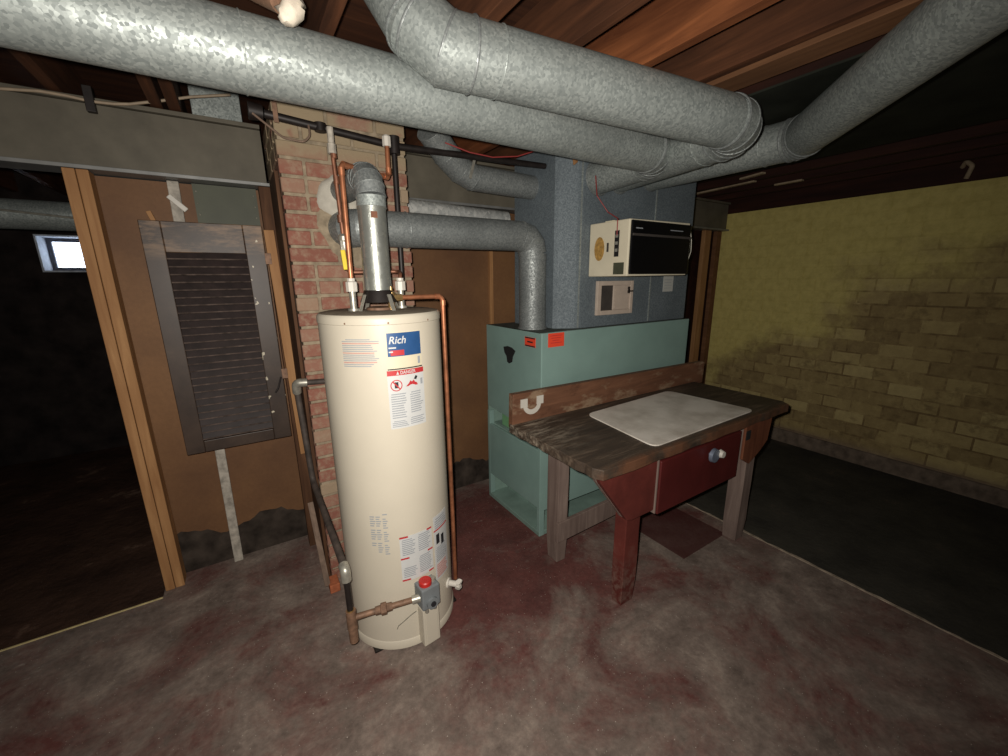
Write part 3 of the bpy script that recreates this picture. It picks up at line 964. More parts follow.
def textmesh(s, size, shear=0.0, bold=0.0):
    cu = bpy.data.curves.new('txt', 'FONT')
    cu.body = s; cu.size = size; cu.shear = shear; cu.offset = bold
    cu.resolution_u = 3
    ob = bpy.data.objects.new('txt', cu)
    COL.objects.link(ob)
    dg = bpy.context.evaluated_depsgraph_get()
    me = ob.evaluated_get(dg).to_mesh()
    vs = [v.co.copy() for v in me.vertices]
    fs = [tuple(p.vertices) for p in me.polygons]
    ob.evaluated_get(dg).to_mesh_clear()
    bpy.data.objects.remove(ob); bpy.data.curves.remove(cu)
    return vs, fs

def curved_text(s, size, th0, z, off, mat, parent, shear=0.0, width=None, bold=0.0):
    vs, fs = textmesh(s, size, shear, bold)
    w_ = max(v.x for v in vs)
    k = (width / w_) if width else 1.0
    vv = [P(th0 + math.degrees(v.x * k / HR), HR + off, z + v.y) for v in vs]
    return MB().add(vv, fs).build('lettering', mat, parent)

def lines(th0, th1, z0, z1, n, off, mats, parent, h=0.4, seed=1):
    rnd = random.Random(seed)
    st = (z1 - z0) / n
    for i in range(n):
        z = z1 - (i + 0.7) * st
        a = th0 + rnd.uniform(0, 0.12) * (th1 - th0) if i == 0 else th0
        b = th1 - rnd.uniform(0.0, 0.25) * (th1 - th0)
        patch(a, b, z, z + st * h, off, mats[i % len(mats)], 'print_line', parent)

# upper left notice, printed straight on the enamel
L1 = patch(-143, -108.5, 1.205, 1.305, 0.0004, 'cream', 'printed_notice', wh)
lines(-142, -108.5, 1.207, 1.306, 15, 0.0012, ['label_grey', 'label_grey', 'label_pink', 'label_grey', 'label_grey'], L1, 0.5, 2)
# brand plate
L2 = patch(-103.5, -70.5, 1.195, 1.325, 0.0006, 'label_cream', 'brand_label', wh)
patch(-102.5, -71, 1.240, 1.322, 0.0012, 'label_blue', 'blue_field', L2)
curved_text('Rich', 0.036, -101.5, 1.285, 0.0018, 'label_white', L2, 0.25, 0.062, 0.0006)
patch(-100, -88, 1.243, 1.262, 0.0018, 'label_red', 'red_field', L2)
for q in range(2):
    patch(-101.5, -95 + q * -3, 1.268 - q * 0.014, 1.273 - q * 0.014, 0.0022, 'label_white', 'print_line', L2)
patch(-75, -72.5, 1.206, 1.232, 0.0012, 'label_grey', 'print_mark', L2)
patch(-103.5, -70.5, 1.193, 1.197, 0.001, 'ink', 'lower_edge', L2)
# danger sheet
L3 = patch(-104.5, -69.5, 0.975, 1.190, 0.0006, 'label_white', 'danger_label', wh)
patch(-104.5, -69.5, 1.172, 1.190, 0.0012, 'label_red', 'red_header', L3)
curved_text('DANGER', 0.017, -93.0, 1.1755, 0.0018, 'label_white', L3, 0, 0.058, 0.0003)
tri = MB().add([P(-96.5, HR + 0.002, 1.175), P(-94.0, HR + 0.002, 1.175), P(-95.25, HR + 0.002, 1.187)], [(0, 1, 2)])
tri.build('warning_triangle', 'label_white', L3)
rn = MB(); vs = []; nn = 28
for k in range(nn):
    t = 2 * PI * k / nn
    for rr in (0.021, 0.0175):
        vs.append(P(-97.0 + math.degrees(rr * math.cos(t) / HR), HR + 0.0014, 1.136 + rr * math.sin(t)))
rn.add(vs, [(2 * k, (2 * k + 2) % (2 * nn), (2 * k + 3) % (2 * nn), 2 * k + 1) for k in range(nn)])
rn.build('prohibition_ring', 'label_red', L3)
patch(-98.6, -95.2, 1.126, 1.148, 0.0012, 'ink', 'can_symbol', L3)
sl_ = MB().add([P(-100.5, HR + 0.002, 1.149), P(-99.6, HR + 0.002, 1.152), P(-93.4, HR + 0.002, 1.123), P(-94.3, HR + 0.002, 1.120)], [(0, 1, 2, 3)])
sl_.build('prohibition_bar', 'label_red', L3)
fl_ = MB().add([P(a, HR + 0.0014, z) for a, z in ((-88.5, 1.128), (-76.5, 1.128), (-77.5, 1.137), (-79.5, 1.141), (-80.5, 1.150), (-82.5, 1.143), (-84, 1.149), (-85.5, 1.139))], [(0, 1, 2, 3, 4, 5, 6, 7)])
fl_.build('flame_symbol', 'label_red', L3)
fl_ = MB().add([P(a, HR + 0.0014, z) for a, z in ((-80.5, 1.152), (-78.0, 1.148), (-76.5, 1.160), (-78.5, 1.164))], [(0, 1, 2, 3)])
fl_.build('hand_symbol', 'ink', L3)
patch(-73.5, -71.2, 1.128, 1.150, 0.0012, 'label_grey', 'print_mark', L3)
lines(-102.5, -88.5, 1.012, 1.108, 11, 0.0012, ['label_grey'], L3, 0.45, 4)
lines(-85, -71.5, 1.025, 1.108, 10, 0.0012, ['label_grey'], L3, 0.45, 5)
lines(-103, -88, 0.980, 1.006, 4, 0.0012, ['label_grey'], L3, 0.45, 6)
lines(-86, -71, 0.982, 1.012, 4, 0.0012, ['label_grey'], L3, 0.45, 7)
# rating table printed low on the left
L4 = patch(-132.5, -114, 0.455, 0.645, 0.0004, 'cream', 'rating_table', wh)
for i in range(19):
    z = 0.640 - i * 0.0095
    for a, b in ((-132, -126.5), (-126, -121), (-119.5, -115)):
        if (i * 7 + int(-a)) % 6 != 0 and not (i > 14 and a < -130):
            patch(a, b - (i % 3) * 0.8, z - 0.0045, z, 0.001, 'label_grey', 'print_line', L4)
# lower instruction sheet
L5 = patch(-105.5, -71, 0.330, 0.530, 0.0006, 'label_white', 'instruction_label', wh)
for z in (0.526, 0.432, 0.334):
    patch(-105.5, -97, z - 0.003, z + 0.004, 0.0012, 'label_red', 'red_rule', L5)
    patch(-77, -71, z - 0.003, z + 0.004, 0.0012, 'label_red', 'red_rule', L5)
lines(-103.5, -90, 0.445, 0.518, 9, 0.0012, ['label_grey'], L5, 0.5, 8)
lines(-87, -73, 0.445, 0.522, 9, 0.0012, ['label_grey'], L5, 0.5, 9)
lines(-103.5, -89, 0.345, 0.392, 6, 0.0012, ['label_grey'], L5, 0.5, 10)
lines(-87, -72, 0.345, 0.425, 10, 0.0012, ['label_grey'], L5, 0.5, 11)
L6 = patch(-68, -44, 0.260, 0.560, 0.0006, 'label_white', 'side_label', wh)
lines(-66, -46, 0.500, 0.550, 5, 0.0012, ['label_grey'], L6, 0.5, 12)
patch(-68, -44, 0.492, 0.498, 0.0012, 'label_red', 'red_rule', L6)
for a in (-65, -57):
    patch(a, a + 5, 0.43 - (a + 65) * 0.002, 0.475 - (a + 65) * 0.002, 0.0012, 'ink', 'symbol', L6)
lines(-66, -46, 0.345, 0.415, 8, 0.0012, ['label_grey'], L6, 0.5, 13)
lines(-66, -46, 0.268, 0.335, 8, 0.0012, ['label_pink'], L6, 0.6, 14)

def obox(th, r0, r1, wdt, z0, z1):
    """a box on the jacket, facing out at angle th"""
    a = math.radians(th)
    ro = Vector((math.cos(a), math.sin(a), 0)); sdv = Vector((-math.sin(a), math.cos(a), 0))
    c = Vector((HC[0], HC[1], 0))
    vs = []
    for z in (z0, z1):
        for (r_, s_) in ((r0, -1), (r1, -1), (r1, 1), (r0, 1)):
            vs.append(c + ro * r_ + sdv * (s_ * wdt / 2) + Vector((0, 0, z)))
    return MB().add(vs, [(0, 3, 2, 1), (4, 5, 6, 7), (0, 1, 5, 4), (1, 2, 6, 5), (2, 3, 7, 6), (3, 0, 4, 7)])
TV = -84
gv = obox(TV, HR - 0.01, HR + 0.062, 0.080, 0.215, 0.312).build('gas_control', 'gasgrey', wh, bevel=0.006)
a = math.radians(TV); ro = Vector((math.cos(a), math.sin(a), 0)); sv = Vector((-math.sin(a), math.cos(a), 0))
c0 = Vector((HC[0], HC[1], 0)) + ro * (HR + 0.030)
MB().lathe((c0.x - sv.x * 0.008, c0.y - sv.y * 0.008), [(0.026, 0.312), (0.026, 0.327), (0.022, 0.331), (0, 0.331)], 24).build('red_knob', 'redknob', gv, smooth=40)
MB().lathe((c0.x + sv.x * 0.024, c0.y + sv.y * 0.024), [(0.012, 0.312), (0.012, 0.325), (0, 0.325)], 16).build('pilot_button', 'zinc', gv, smooth=40)
pz = c0 + ro * 0.033 + Vector((0, 0, 0.243))
MB().tube([pz, pz + ro * 0.012], 0.024, 24).build('thermostat_dial', 'gasgrey', gv, smooth=40)
MB().tube([pz + ro * 0.012, pz + ro * 0.017], 0.011, 16).build('dial_cap', 'ink', gv, smooth=40)
for q in (-1, 1):
    p = c0 + sv * (0.018 * q) + ro * 0.02
    MB().tube([p + Vector((0, 0, 0.217)), p + Vector((0, 0, 0.195))], 0.008, 12).build('tube_nut', 'zinc', gv, smooth=40)
dv = obox(TV + 1, HR - 0.01, HR + 0.042, 0.074, 0.022, 0.200).build('burner_door', 'cream', wh, bevel=0.005)
obox(TV + 1, HR + 0.040, HR + 0.044, 0.054, 0.028, 0.196).build('door_face', 'cream', dv, bevel=0.002)
pw = [P(-95, HR + 0.012, 0.185), P(-100, HR + 0.006, 0.17), P(-108, HR + 0.005, 0.145), P(-113, HR + 0.005, 0.130), P(-114.5, HR + 0.005, 0.115)]
lab(MB().tube(pw, 0.0018, 6).build('pilot_tube', 'zinc', wh, smooth=60), 'thin wire over the jacket')
# drain valve
d0 = P(-46, HR - 0.005, 0.185); dr_ = (P(-46, 1, 0) - P(-46, 0, 0)).normalized()
dvv = MB().tube([d0, d0 + dr_ * 0.012], 0.022, 20).build('drain_valve', 'white', wh, smooth=40)
MB().tube([d0, d0 + dr_ * 0.055], 0.013, 16).build('valve_stem', 'white', dvv, smooth=40)
for q in range(4):
    tq = q * PI / 2 + 0.4
    sx = Vector((-dr_.y, dr_.x, 0)) * math.cos(tq) + Vector((0, 0, 1)) * math.sin(tq)
    MB().tube([d0 + dr_ * 0.055 + sx * 0.004, d0 + dr_ * 0.055 + sx * 0.019], [0.010, 0.012], 10).build('handle_lobe', 'white', dvv, smooth=40)

# fittings standing on top of the tank
def nipple(x_, y_, parent):
    MB().tube([(x_, y_, 1.386), (x_, y_, 1.465)], 0.0125, 16).build('steel_nipple', 'zinc', parent, smooth=40)
    MB().lathe((x_, y_), [(0.0, 1.386), (0.021, 1.386), (0.021, 1.396), (0.0, 1.396)], 18).build('nipple_flange', 'zinc', parent, smooth=40)
    MB().lathe((x_, y_), [(0.0, 1.458), (0.021, 1.458), (0.021, 1.492), (0.014, 1.496), (0.014, 1.506), (0, 1.506)], 8).build('union_nut', 'white', parent)
nipple(0.357, 1.600, wh)
nipple(0.556, 1.640, wh)

# draft hood and flue pipe
fh = thing('heater_flue', 'shiny upright flue pipe from the heater top into the chimney', 'flue pipe', (HC[0], HC[1], 1.388))
MB().lathe(HC, [(0.052, 1.462), (0.056, 1.452), (0.070, 1.418), (0.068, 1.417), (0.050, 1.453)], 32).build('draft_hood', 'iron', fh, smooth=40)
for th in (20, 110, 200, 290):
    a = math.radians(th)
    p0 = Vector((HC[0] + 0.086 * math.cos(a), HC[1] + 0.086 * math.sin(a), 1.386)); p1 = Vector((HC[0] + 0.062 * math.cos(a), HC[1] + 0.062 * math.sin(a), 1.446))
    MB().beam(p0, p1, 0.016, 0.003, (math.cos(a), math.sin(a), 0.2)).build('hood_leg', 'zinc', fh)
o = MB().lathe(HC, [(0.0, 1.388), (0.05, 1.388), (0.05, 1.396), (0.036, 1.400), (0.0, 1.400)], 24).build('flue_outlet', 'iron_brown', fh, smooth=40)
MB().tube([(HC[0], HC[1], 1.455), (HC[0], HC[1], 1.76)], 0.050, 32).build('flue_pipe', 'galv_bright', fh, smooth=40)
fpth = arc([(HC[0], HC[1], 1.755), (HC[0], HC[1], 1.868), (HC[0] - 0.015, 1.985, 1.872)], 0.075, 4)
MB().tube([fpth[0], fpth[1]], 0.052, 32).build('elbow_sleeve', 'galv', fh, smooth=40)
chain(fpth, [(1, 5), (5, 6)], 0.052, 'galv_dull', fh, ['elbow', 'pipe_run'], 28)
MB().ring((HC[0], HC[1], 1.755), (0, 0, 1), 0.051, 0.003, 32).build('seam', 'galv_bright', fh, smooth=60)
a = math.radians(-105)
lab(MB().box((HC[0] - 0.018, HC[1] - 0.0515, 1.715), (HC[0] + 0.004, HC[1] - 0.045, 1.737)).build('sticker', 'copper_dark', fh), 'small square brown sticker')

# ================================================================== WATER PIPES
def pipe(path, r, mat, name, parent, rad=0.02, n=14):
    return MB().tube(arc(path, rad, 4), r, n).build(name, mat, parent, smooth=40)
CR = 0.0085
hp = thing('copper_pipe', 'copper hot water pipe rising straight from the heater and turning behind the flue', 'pipe', (0.357, 1.6, 1.5))
pipe([(0.357, 1.600, 1.50), (0.360, 1.600, 1.893), (0.575, 1.748, 1.900), (0.578, 1.752, 2.020)], CR + 0.001, 'copper', 'pipe_run', hp)
for p, d in (((0.36, 1.6, 1.868), (0, 0, 1)), ((0.377, 1.613, 1.893), (0.82, 0.57, 0)), ((0.558, 1.736, 1.90), (0.82, 0.57, 0)), ((0.577, 1.75, 1.925), (0, 0, 1))):
    d = Vector(d).normalized() * 0.012
    MB().tube([Vector(p) - d, Vector(p) + d], CR + 0.003, 14).build('elbow_cup', 'copper', hp, smooth=40)
MB().lathe((0.578, 1.752), [(0, 2.015), (0.017, 2.015), (0.017, 2.05), (0.012, 2.056), (0, 2.056)], 8).build('union_nut', 'white', hp)
cp = thing('copper_pipe', 'thin copper cold water pipe with yellow valve lever beside the flue', 'pipe', (0.375, 1.77, 1.5))
pipe([(0.371, 1.77, 1.99), (0.385, 1.770, 1.530), (0.588, 1.735, 1.533), (0.560, 1.645, 1.520), (0.556, 1.640, 1.495)], CR - 0.0005, 'copper_dark', 'pipe_run', cp)
vb = MB().lathe((0.381, 1.770), [(0, 1.612), (0.012, 1.612), (0.017, 1.625), (0.017, 1.648), (0.021, 1.652), (0.021, 1.668), (0.012, 1.678), (0, 1.678)], 14).build('ball_valve', 'zinc', cp, smooth=30)
MB().beam((0.368, 1.745, 1.650), (0.368, 1.742, 1.600), 0.012, 0.004, (0, 1, 0)).build('lever', 'zinc', vb)
MB().beam((0.367, 1.741, 1.615), (0.372, 1.739, 1.540), 0.017, 0.008, (0, 1, 0)).build('lever_grip', 'yellow_grip', vb, bevel=0.002)
MB().lathe((0.371, 1.77), [(0, 1.965), (0.016, 1.965), (0.016, 1.998), (0.012, 2.0), (0.012, 2.055), (0, 2.055)], 10).build('white_fitting', 'white_stick', cp)
for zq in (1.72, 1.86, 1.95):
    MB().tube([(0.376, 1.77, zq), (0.376, 1.77, zq + 0.028)], CR + 0.0025, 14).build('coupling', 'copper_dark', cp, smooth=40)
rp = thing('relief_pipe', 'copper relief pipe dropping to the floor on the right of the heater', 'pipe', (0.708, 1.572, 0))
pipe([(0.50, 1.565, 1.432), (0.705, 1.565, 1.432), (0.710, 1.572, 0.06)], CR + 0.001, 'copper', 'pipe_run', rp, 0.022)
MB().tube([(0.672, 1.565, 1.432), (0.69, 1.565, 1.432)], CR + 0.0035, 14).build('elbow_cup', 'copper', rp, smooth=40)
MB().tube([(0.706, 1.5655, 1.415), (0.706, 1.5655, 1.395)], CR + 0.0035, 14).build('elbow_cup', 'copper', rp, smooth=40)
MB().lathe((0.490, 1.565), [(0, 1.386), (0.016, 1.386), (0.016, 1.40), (0.012, 1.403), (0.012, 1.415), (0.016, 1.418), (0.016, 1.452), (0.009, 1.458), (0.009, 1.474), (0, 1.474)], 12).build('relief_valve', 'brass', rp, smooth=30)
MB().tube([(0.498, 1.565, 1.432), (0.532, 1.565, 1.432)], 0.014, 8).build('valve_outlet', 'brass', rp)

# black iron pipe under the long duct
bp_ = thing('iron_pipe', 'black iron pipe running across the chimney under the long duct', 'pipe', (0.8, 1.86, 2.05))
pipe([(0.17, 1.885, 2.098), (0.66, 1.890, 2.063), (1.495, 1.90, 2.09)], 0.0145, 'iron', 'pipe_run', bp_, 0.05)
MB().tube([(0.12, 1.885, 2.100), (0.165, 1.885, 2.098)], [0.030, 0.026], 14).build('pipe_coupling', 'iron', bp_, smooth=40)
MB().tube([(0.655, 1.89, 2.10), (0.655, 1.89, 2.03)], 0.024, 14).build('pipe_tee', 'iron', bp_, smooth=40)
MB().tube([(0.655, 1.895, 2.05), (0.655, 1.90, 1.50)], 0.0125, 14).build('pipe_drop', 'iron', bp_, smooth=40)
MB().tube([(0.36, 1.888, 2.10), (0.36, 1.888, 2.07)], 0.022, 14).build('pipe_tee', 'iron', bp_, smooth=40)
MB().beam((0.205, 1.868, 2.07), (0.205, 1.868, 2.19), 0.016, 0.003, (0, 1, 0)).build('hanger_strap', 'iron_brown', bp_)
cw = MB().tube(arc([(0.13, 1.86, 2.085), (0.22, 1.86, 2.02), (0.29, 1.86, 2.015), (0.315, 1.86, 2.04), (0.315, 1.87, 2.08)], 0.03, 4), 0.004, 8).build('cable', 'greyboard', smooth=40)
tag(cw, 'thin brown wire looped under the black iron pipe', 'cable')
# gas line to the heater
gp = thing('gas_pipe', 'black gas pipe dropping beside the chimney to the heater gas control', 'pipe', (0.21, 1.55, 0))
pipe([(0.160, 1.985, 1.05), (0.176, 1.975, 0.57), (0.190, 1.392, 0.465)], 0.0135, 'iron_old', 'pipe_run', gp, 0.04)
MB().tube([(0.30, 1.945, 1.052), (0.195, 1.955, 1.056)], 0.0125, 14).build('pipe_run', 'iron_old', gp, smooth=40)
MB().tube(arc([(0.205, 1.955, 1.056), (0.160, 1.965, 1.058), (0.161, 1.985, 1.01)], 0.018, 4), 0.019, 14).build('pipe_elbow', 'zinc', gp, smooth=40)
MB().tube(arc([(0.189, 1.42, 0.468), (0.190, 1.392, 0.463), (0.190, 1.392, 0.420)], 0.012, 4), 0.0185, 14).build('pipe_elbow', 'zinc', gp, smooth=40)
MB().tube([(0.190, 1.392, 0.43), (0.191, 1.392, 0.285)], 0.0115, 14).build('pipe_run', 'iron', gp, smooth=40)
MB().tube([(0.191, 1.392, 0.290), (0.191, 1.392, 0.280)], 0.0135, 14).build('pipe_thread', 'brass', gp, smooth=40)
MB().tube([(0.192, 1.392, 0.285), (0.192, 1.392, 0.205)], 0.019, 16).build('pipe_tee', 'iron_brown', gp, smooth=40)
MB().tube([(0.192, 1.392, 0.21), (0.192, 1.392, 0.145)], 0.0165, 16).build('drip_leg', 'iron_brown', gp, smooth=40)
g0 = Vector((0.192, 1.392, 0.250)); g2 = c0 + Vector((0, 0, 0.262)) - sv * 0.042
MB().tube([g0, g2], 0.0115, 14).build('pipe_run', 'iron_brown', gp, smooth=40)
dm = (g2 - g0).normalized()
u0 = g0.lerp(g2, 0.47)
MB().tube([u0 - dm * 0.032, u0 - dm * 0.012, u0 - dm * 0.010, u0 + dm * 0.010, u0 + dm * 0.012, u0 + dm * 0.032], [0.0155, 0.0165, 0.0225, 0.0225, 0.0165, 0.0155], 8).build('union', 'iron_brown', gp)
MB().tube([g2 - dm * 0.025, g2 + dm * 0.008], 0.0165, 12).build('pipe_bushing', 'zinc', gp, smooth=40)

# ================================================================== WORKBENCH
bn = thing('workbench', 'battered wooden workbench with red drawer and dark worn top', 'workbench', (1.8, 1.3, 0))
TX0, TX1, TY0, TY1, TZ = 1.065, 2.62, 0.985, 1.62, 0.78
tp = MB()
n = 40
edge = [(TX0 + (TX1 - TX0) * i / n, TY0 + random.uniform(-0.0015, 0.0015) + 0.003 * math.sin(i * 0.9)) for i in range(n + 1)]
edge[0] = (TX0 + 0.02, TY0 + 0.005); edge[-1] = (TX1 - 0.03, TY0 + 0.012)
edge += [(TX1, TY0 + 0.05)] + [(TX1 + random.uniform(-0.004, 0.004), TY0 + 0.05 + (TY1 - TY0 - 0.05) * i / 10) for i in range(1, 11)]
edge += [(TX0, TY1)] + [(TX0 + random.uniform(-0.006, 0.008), TY1 - (TY1 - TY0) * i / 14) for i in range(1, 14)]
tp.prism(edge, 'z', TZ - 0.045, TZ).build('top', 'bench_top', bn, bevel=0.003)
MB().prism([(TX0 + 0.008, TZ - 0.02), (2.72, TZ - 0.02), (2.725, 0.905), (2.70, 0.915), (TX0 + 0.012, 0.938)], 'y', TY1 - 0.02, TY1 + 0.018).build('backboard', 'bench_back', bn, bevel=0.003)
# legs
def leg(x0, x1, y0, y1, z1, mat, name='leg'):
    n_ = 6
    vs, fs = [], []
    for i in range(n_ + 1):
        z = z1 * i / n_
        jit = lambda: random.uniform(-0.0015, 0.0015)
        for (a, b) in ((x0, y0), (x1, y0), (x1, y1), (x0, y1)):
            k = 0.006 if i == 0 else 0
            vs.append((a + (k if a == x0 else -k) + jit(), b + (k if b == y0 else -k) + jit(), z))
    for i in range(n_):
        for q in range(4):
            a = i * 4 + q; b = i * 4 + (q + 1) % 4
            fs.append((a, b, b + 4, a + 4))
    fs += [(0, 3, 2, 1), (n_ * 4, n_ * 4 + 1, n_ * 4 + 2, n_ * 4 + 3)]
    return MB().add(vs, fs).build(name, mat, bn, bevel=0.003)
lab(leg(1.300, 1.395, 1.040, 1.105, TZ - 0.045, 'bench_red'), 'red painted leg')
lab(leg(2.225, 2.315, 1.005, 1.090, TZ - 0.045, 'bench_grey'), 'grey leg')
leg(1.245, 1.315, 1.435, 1.525, TZ - 0.045, 'bench_grey')
leg(2.225, 2.315, 1.50, 1.59, TZ - 0.045, 'bench_grey')
lab(MB().prism([(1.080, 0.745), (1.105, 0.70), (1.270, 0.485), (1.300, 0.475), (1.445, 0.475), (1.450, 0.735)], 'y', 1.012, 1.040).build('leg_gusset', 'bench_red', bn, bevel=0.003), 'red tapered board over the leg')
MB().prism([(1.080, 0.745), (1.105, 0.70), (1.270, 0.485), (1.280, 0.485), (1.280, 0.735)], 'y', 1.041, 1.062).build('gusset_backing', 'bench_grey', bn, bevel=0.002)
lab(MB().prism([(2.145, 0.735), (2.145, 0.545), (2.225, 0.50), (2.330, 0.55), (2.400, 0.60), (2.420, 0.735)], 'y', 0.992, 1.006).build('leg_gusset', 'bench_brown', bn, bevel=0.003), 'brown board over the right leg')
lab(B('notch', (2.150, 0.988, 0.655), (2.190, 0.9925, 0.705), 'dark', bn), 'black slot')
dw = B('drawer', (1.455, 0.998, 0.455), (2.115, 1.035, 0.715), 'drawer_red', bn, bevel=0.004)
for (a0_, a1_, b0_, b1_) in ((1.47, 1.485, 1.035, 1.45), (2.085, 2.10, 1.035, 1.45)):
    B('drawer_side', (a0_, b0_, 0.47), (a1_, b1_, 0.70), 'bench_brown', dw)
B('drawer_bottom', (1.485, 1.035, 0.475), (2.085, 1.45, 0.485), 'bench_brown', dw)
lab(MB().prism([(1.443, 0.735), (1.443, 0.46), (1.453, 0.455), (1.453, 0.735)], 'y', 1.006, 1.04).build('drawer_stile', 'bench_grey', bn, bevel=0.002), 'scuffed pale stile')
kx = 1.835
kn = MB().tube([(kx, 0.998, 0.655), (kx, 0.985, 0.655), (kx, 0.984, 0.655), (kx, 0.968, 0.655)], [0.012, 0.012, 0.036, 0.033], 20).build('knob', 'knob', dw, smooth=30)
lab(MB().tube([(kx + 0.045, 0.975, 0.655), (kx + 0.045, 0.955, 0.655)], [0.022, 0.016], 16).build('knob_glint', 'white', kn, smooth=30), 'white glint at the knob, built as a disc')  # white piece stands in for the highlight on the knob
B('side_rail', (1.245, 1.105, 0.66), (1.270, 1.435, 0.735), 'bench_grey', bn, bevel=0.003)
B('side_rail', (2.285, 1.09, 0.62), (2.312, 1.50, 0.735), 'bench_grey', bn, bevel=0.003)
B('back_rail', (1.315, 1.55, 0.66), (2.225, 1.58, 0.735), 'bench_grey', bn, bevel=0.003)
B('stretcher', (1.245, 1.428, 0.135), (2.315, 1.436, 0.245), 'bench_grey', bn, bevel=0.003) if False else MB().beam((1.235, 1.43, 0.195), (2.30, 1.50, 0.165), 0.022, 0.115).build('stretcher', 'bench_grey', bn, bevel=0.003)
# pipe strap screwed to the backboard
sc = []
for k in range(13):
    t = PI + PI * k / 12
    sc.append((1.194 + 0.040 * math.cos(t), 0.868 + 0.034 * math.sin(t)))
st = MB()
pts = [(1.125, 0.905), (1.160, 0.905), (1.160, 0.868)] + sc[1:-1] + [(1.234, 0.868), (1.245, 0.895), (1.268, 0.885), (1.255, 0.845)]
outer = [(1.194 + 0.072 * math.cos(PI + PI * k / 12), 0.862 + 0.062 * math.sin(PI + PI * k / 12)) for k in range(12, -1, -1)]
ring_o = [(1.194 + 0.056 * math.cos(t), 0.868 + 0.052 * math.sin(t)) for t in [PI + PI * k / 12 for k in range(13)]]
ring_i = [(1.194 + 0.034 * math.cos(t), 0.868 + 0.026 * math.sin(t)) for t in [PI + PI * k / 12 for k in range(13)]]
vs = []
for (a, b) in zip(ring_o, ring_i):
    for yq in (1.596, 1.602):
        vs += [(a[0], yq, a[1]), (b[0], yq, b[1])]
fs = []
for k in range(12):
    o = 4 * k
    fs += [(o, o + 4, o + 5, o + 1), (o + 2, o + 3, o + 7, o + 6), (o, o + 2, o + 6, o + 4), (o + 1, o + 5, o + 7, o + 3)]
st.add(vs, fs)
st.box((1.122, 1.5955, 0.860), (1.164, 1.602, 0.905)).box((1.224, 1.5955, 0.864), (1.266, 1.602, 0.908))
lab(st.build('pipe_strap', 'white', bn), 'white plastic pipe strap')

# white board lying on the bench
pd = MB()
cs = [(1.49, 1.505), (2.25, 1.545), (2.30, 1.035), (1.425, 1.02)]
pp = []
for i in range(4):
    p = Vector(cs[i]); a = (Vector(cs[i - 1]) - p).normalized(); b = (Vector(cs[(i + 1) % 4]) - p).normalized()
    for k in range(6):
        t = k / 5
        pp.append(tuple(p + a * 0.05 * (1 - t) ** 2 + b * 0.05 * t ** 2))
tag(pd.prism(pp, 'z', TZ, TZ + 0.006).build('white_board', 'pad', bevel=0.0015), 'stained white board with rounded corners lying on the workbench', 'board')

# ================================================================== SHUTTER and what hangs on the partition
SX0, SX1, SZ0, SZ1, SY = -0.303, 0.130, 0.718, 1.745, 2.25
sh = thing('louvered_shutter', 'dark painted wooden louvered shutter hanging left of the chimney', 'shutter', ((SX0 + SX1) / 2, SY, SZ0))
SW = 0.070
B('stile', (SX0, SY, SZ0), (SX0 + SW, SY + 0.03, SZ1), 'shutter', sh, bevel=0.003)
B('stile', (SX1 - 0.076, SY, SZ0), (SX1, SY + 0.03, SZ1), 'shutter', sh, bevel=0.003)
lab(B('top_rail', (SX0 + SW, SY + 0.001, SZ1 - 0.125), (SX1 - 0.076, SY + 0.029, SZ1), 'shutter', sh, bevel=0.003), 'worn top rail')
B('bottom_rail', (SX0 + SW, SY + 0.001, SZ0), (SX1 - 0.076, SY + 0.029, SZ0 + 0.055), 'shutter', sh, bevel=0.003)
za, zb = SZ0 + 0.055, SZ1 - 0.125
NL = 26
for i in range(NL):
    z = za + (zb - za) * (i + 0.5) / NL
    lv = MB().prism([(SY + 0.006, z - 0.008), (SY + 0.010, z - 0.012), (SY + 0.029, z + 0.020), (SY + 0.025, z + 0.023)], 'x', SX0 + SW - 0.004, SX1 - 0.072).build('louver', 'slat', sh)
    MB().prism([(SY + 0.003, z - 0.012), (SY + 0.011, z - 0.0135), (SY + 0.010, z - 0.007), (SY + 0.004, z - 0.0065)], 'x', SX0 + SW - 0.001, SX1 - 0.075).build('louver_nose', 'slat_edge', lv)
for z in (1.60, 1.05):
    hg = B('hinge', (SX1 - 0.004, SY - 0.004, z - 0.025), (SX1 + 0.022, SY + 0.001, z + 0.025), 'iron_brown', sh, bevel=0.001)
MB().tube([(SX1 - 0.01, SY - 0.006, 1.035), (SX1 - 0.03, SY - 0.03, 0.985), (SX1 - 0.045, SY - 0.03, 0.965)], 0.004, 8).build('hook', 'iron', sh, smooth=40)
o = MB().box((-0.509, 2.350, 0), (-0.472, 2.438, 1.933)).build('wood_stud', 'stud', bevel=0.003)
tag(o, 'left board of the doubled pine stud under the steel beam at the dark doorway', 'stud')
o = MB().box((-0.470, 2.353, 0), (-0.433, 2.438, 1.933)).build('wood_stud', 'stud', bevel=0.003)
tag(o, 'right board of the doubled pine stud, touching the brown panel', 'stud')
o = MB().beam((0.158, 2.285, 1.73), (0.182, 2.285, 0.60), 0.042, 0.035, (0, 1, 0)).build('wood_stud', 'stud', bevel=0.002)
tag(o, 'short pine stud carrying the shutter beside the chimney', 'stud')
o = MB().beam((0.170, 2.36, 1.93), (0.172, 2.36, 0.0), 0.05, 0.05, (0, 1, 0)).build('wood_stud', 'stud_dark', bevel=0.003)
tag(o, 'dark old stud behind the short pine stud at the chimney', 'stud')
o = MB().box((0.186, 1.985, 0.02), (0.200, 2.255, 1.93)).build('side_board', 'stud_dark', bevel=0.002)
tag(o, 'dark narrow board against the left side of the chimney', 'board')
o = MB().beam((0.158, 2.06, 0.42), (0.172, 1.90, 0.035), 0.026, 0.012, (0, 1, 0.3)).build('leaning_board', 'greyboard', bevel=0.002)
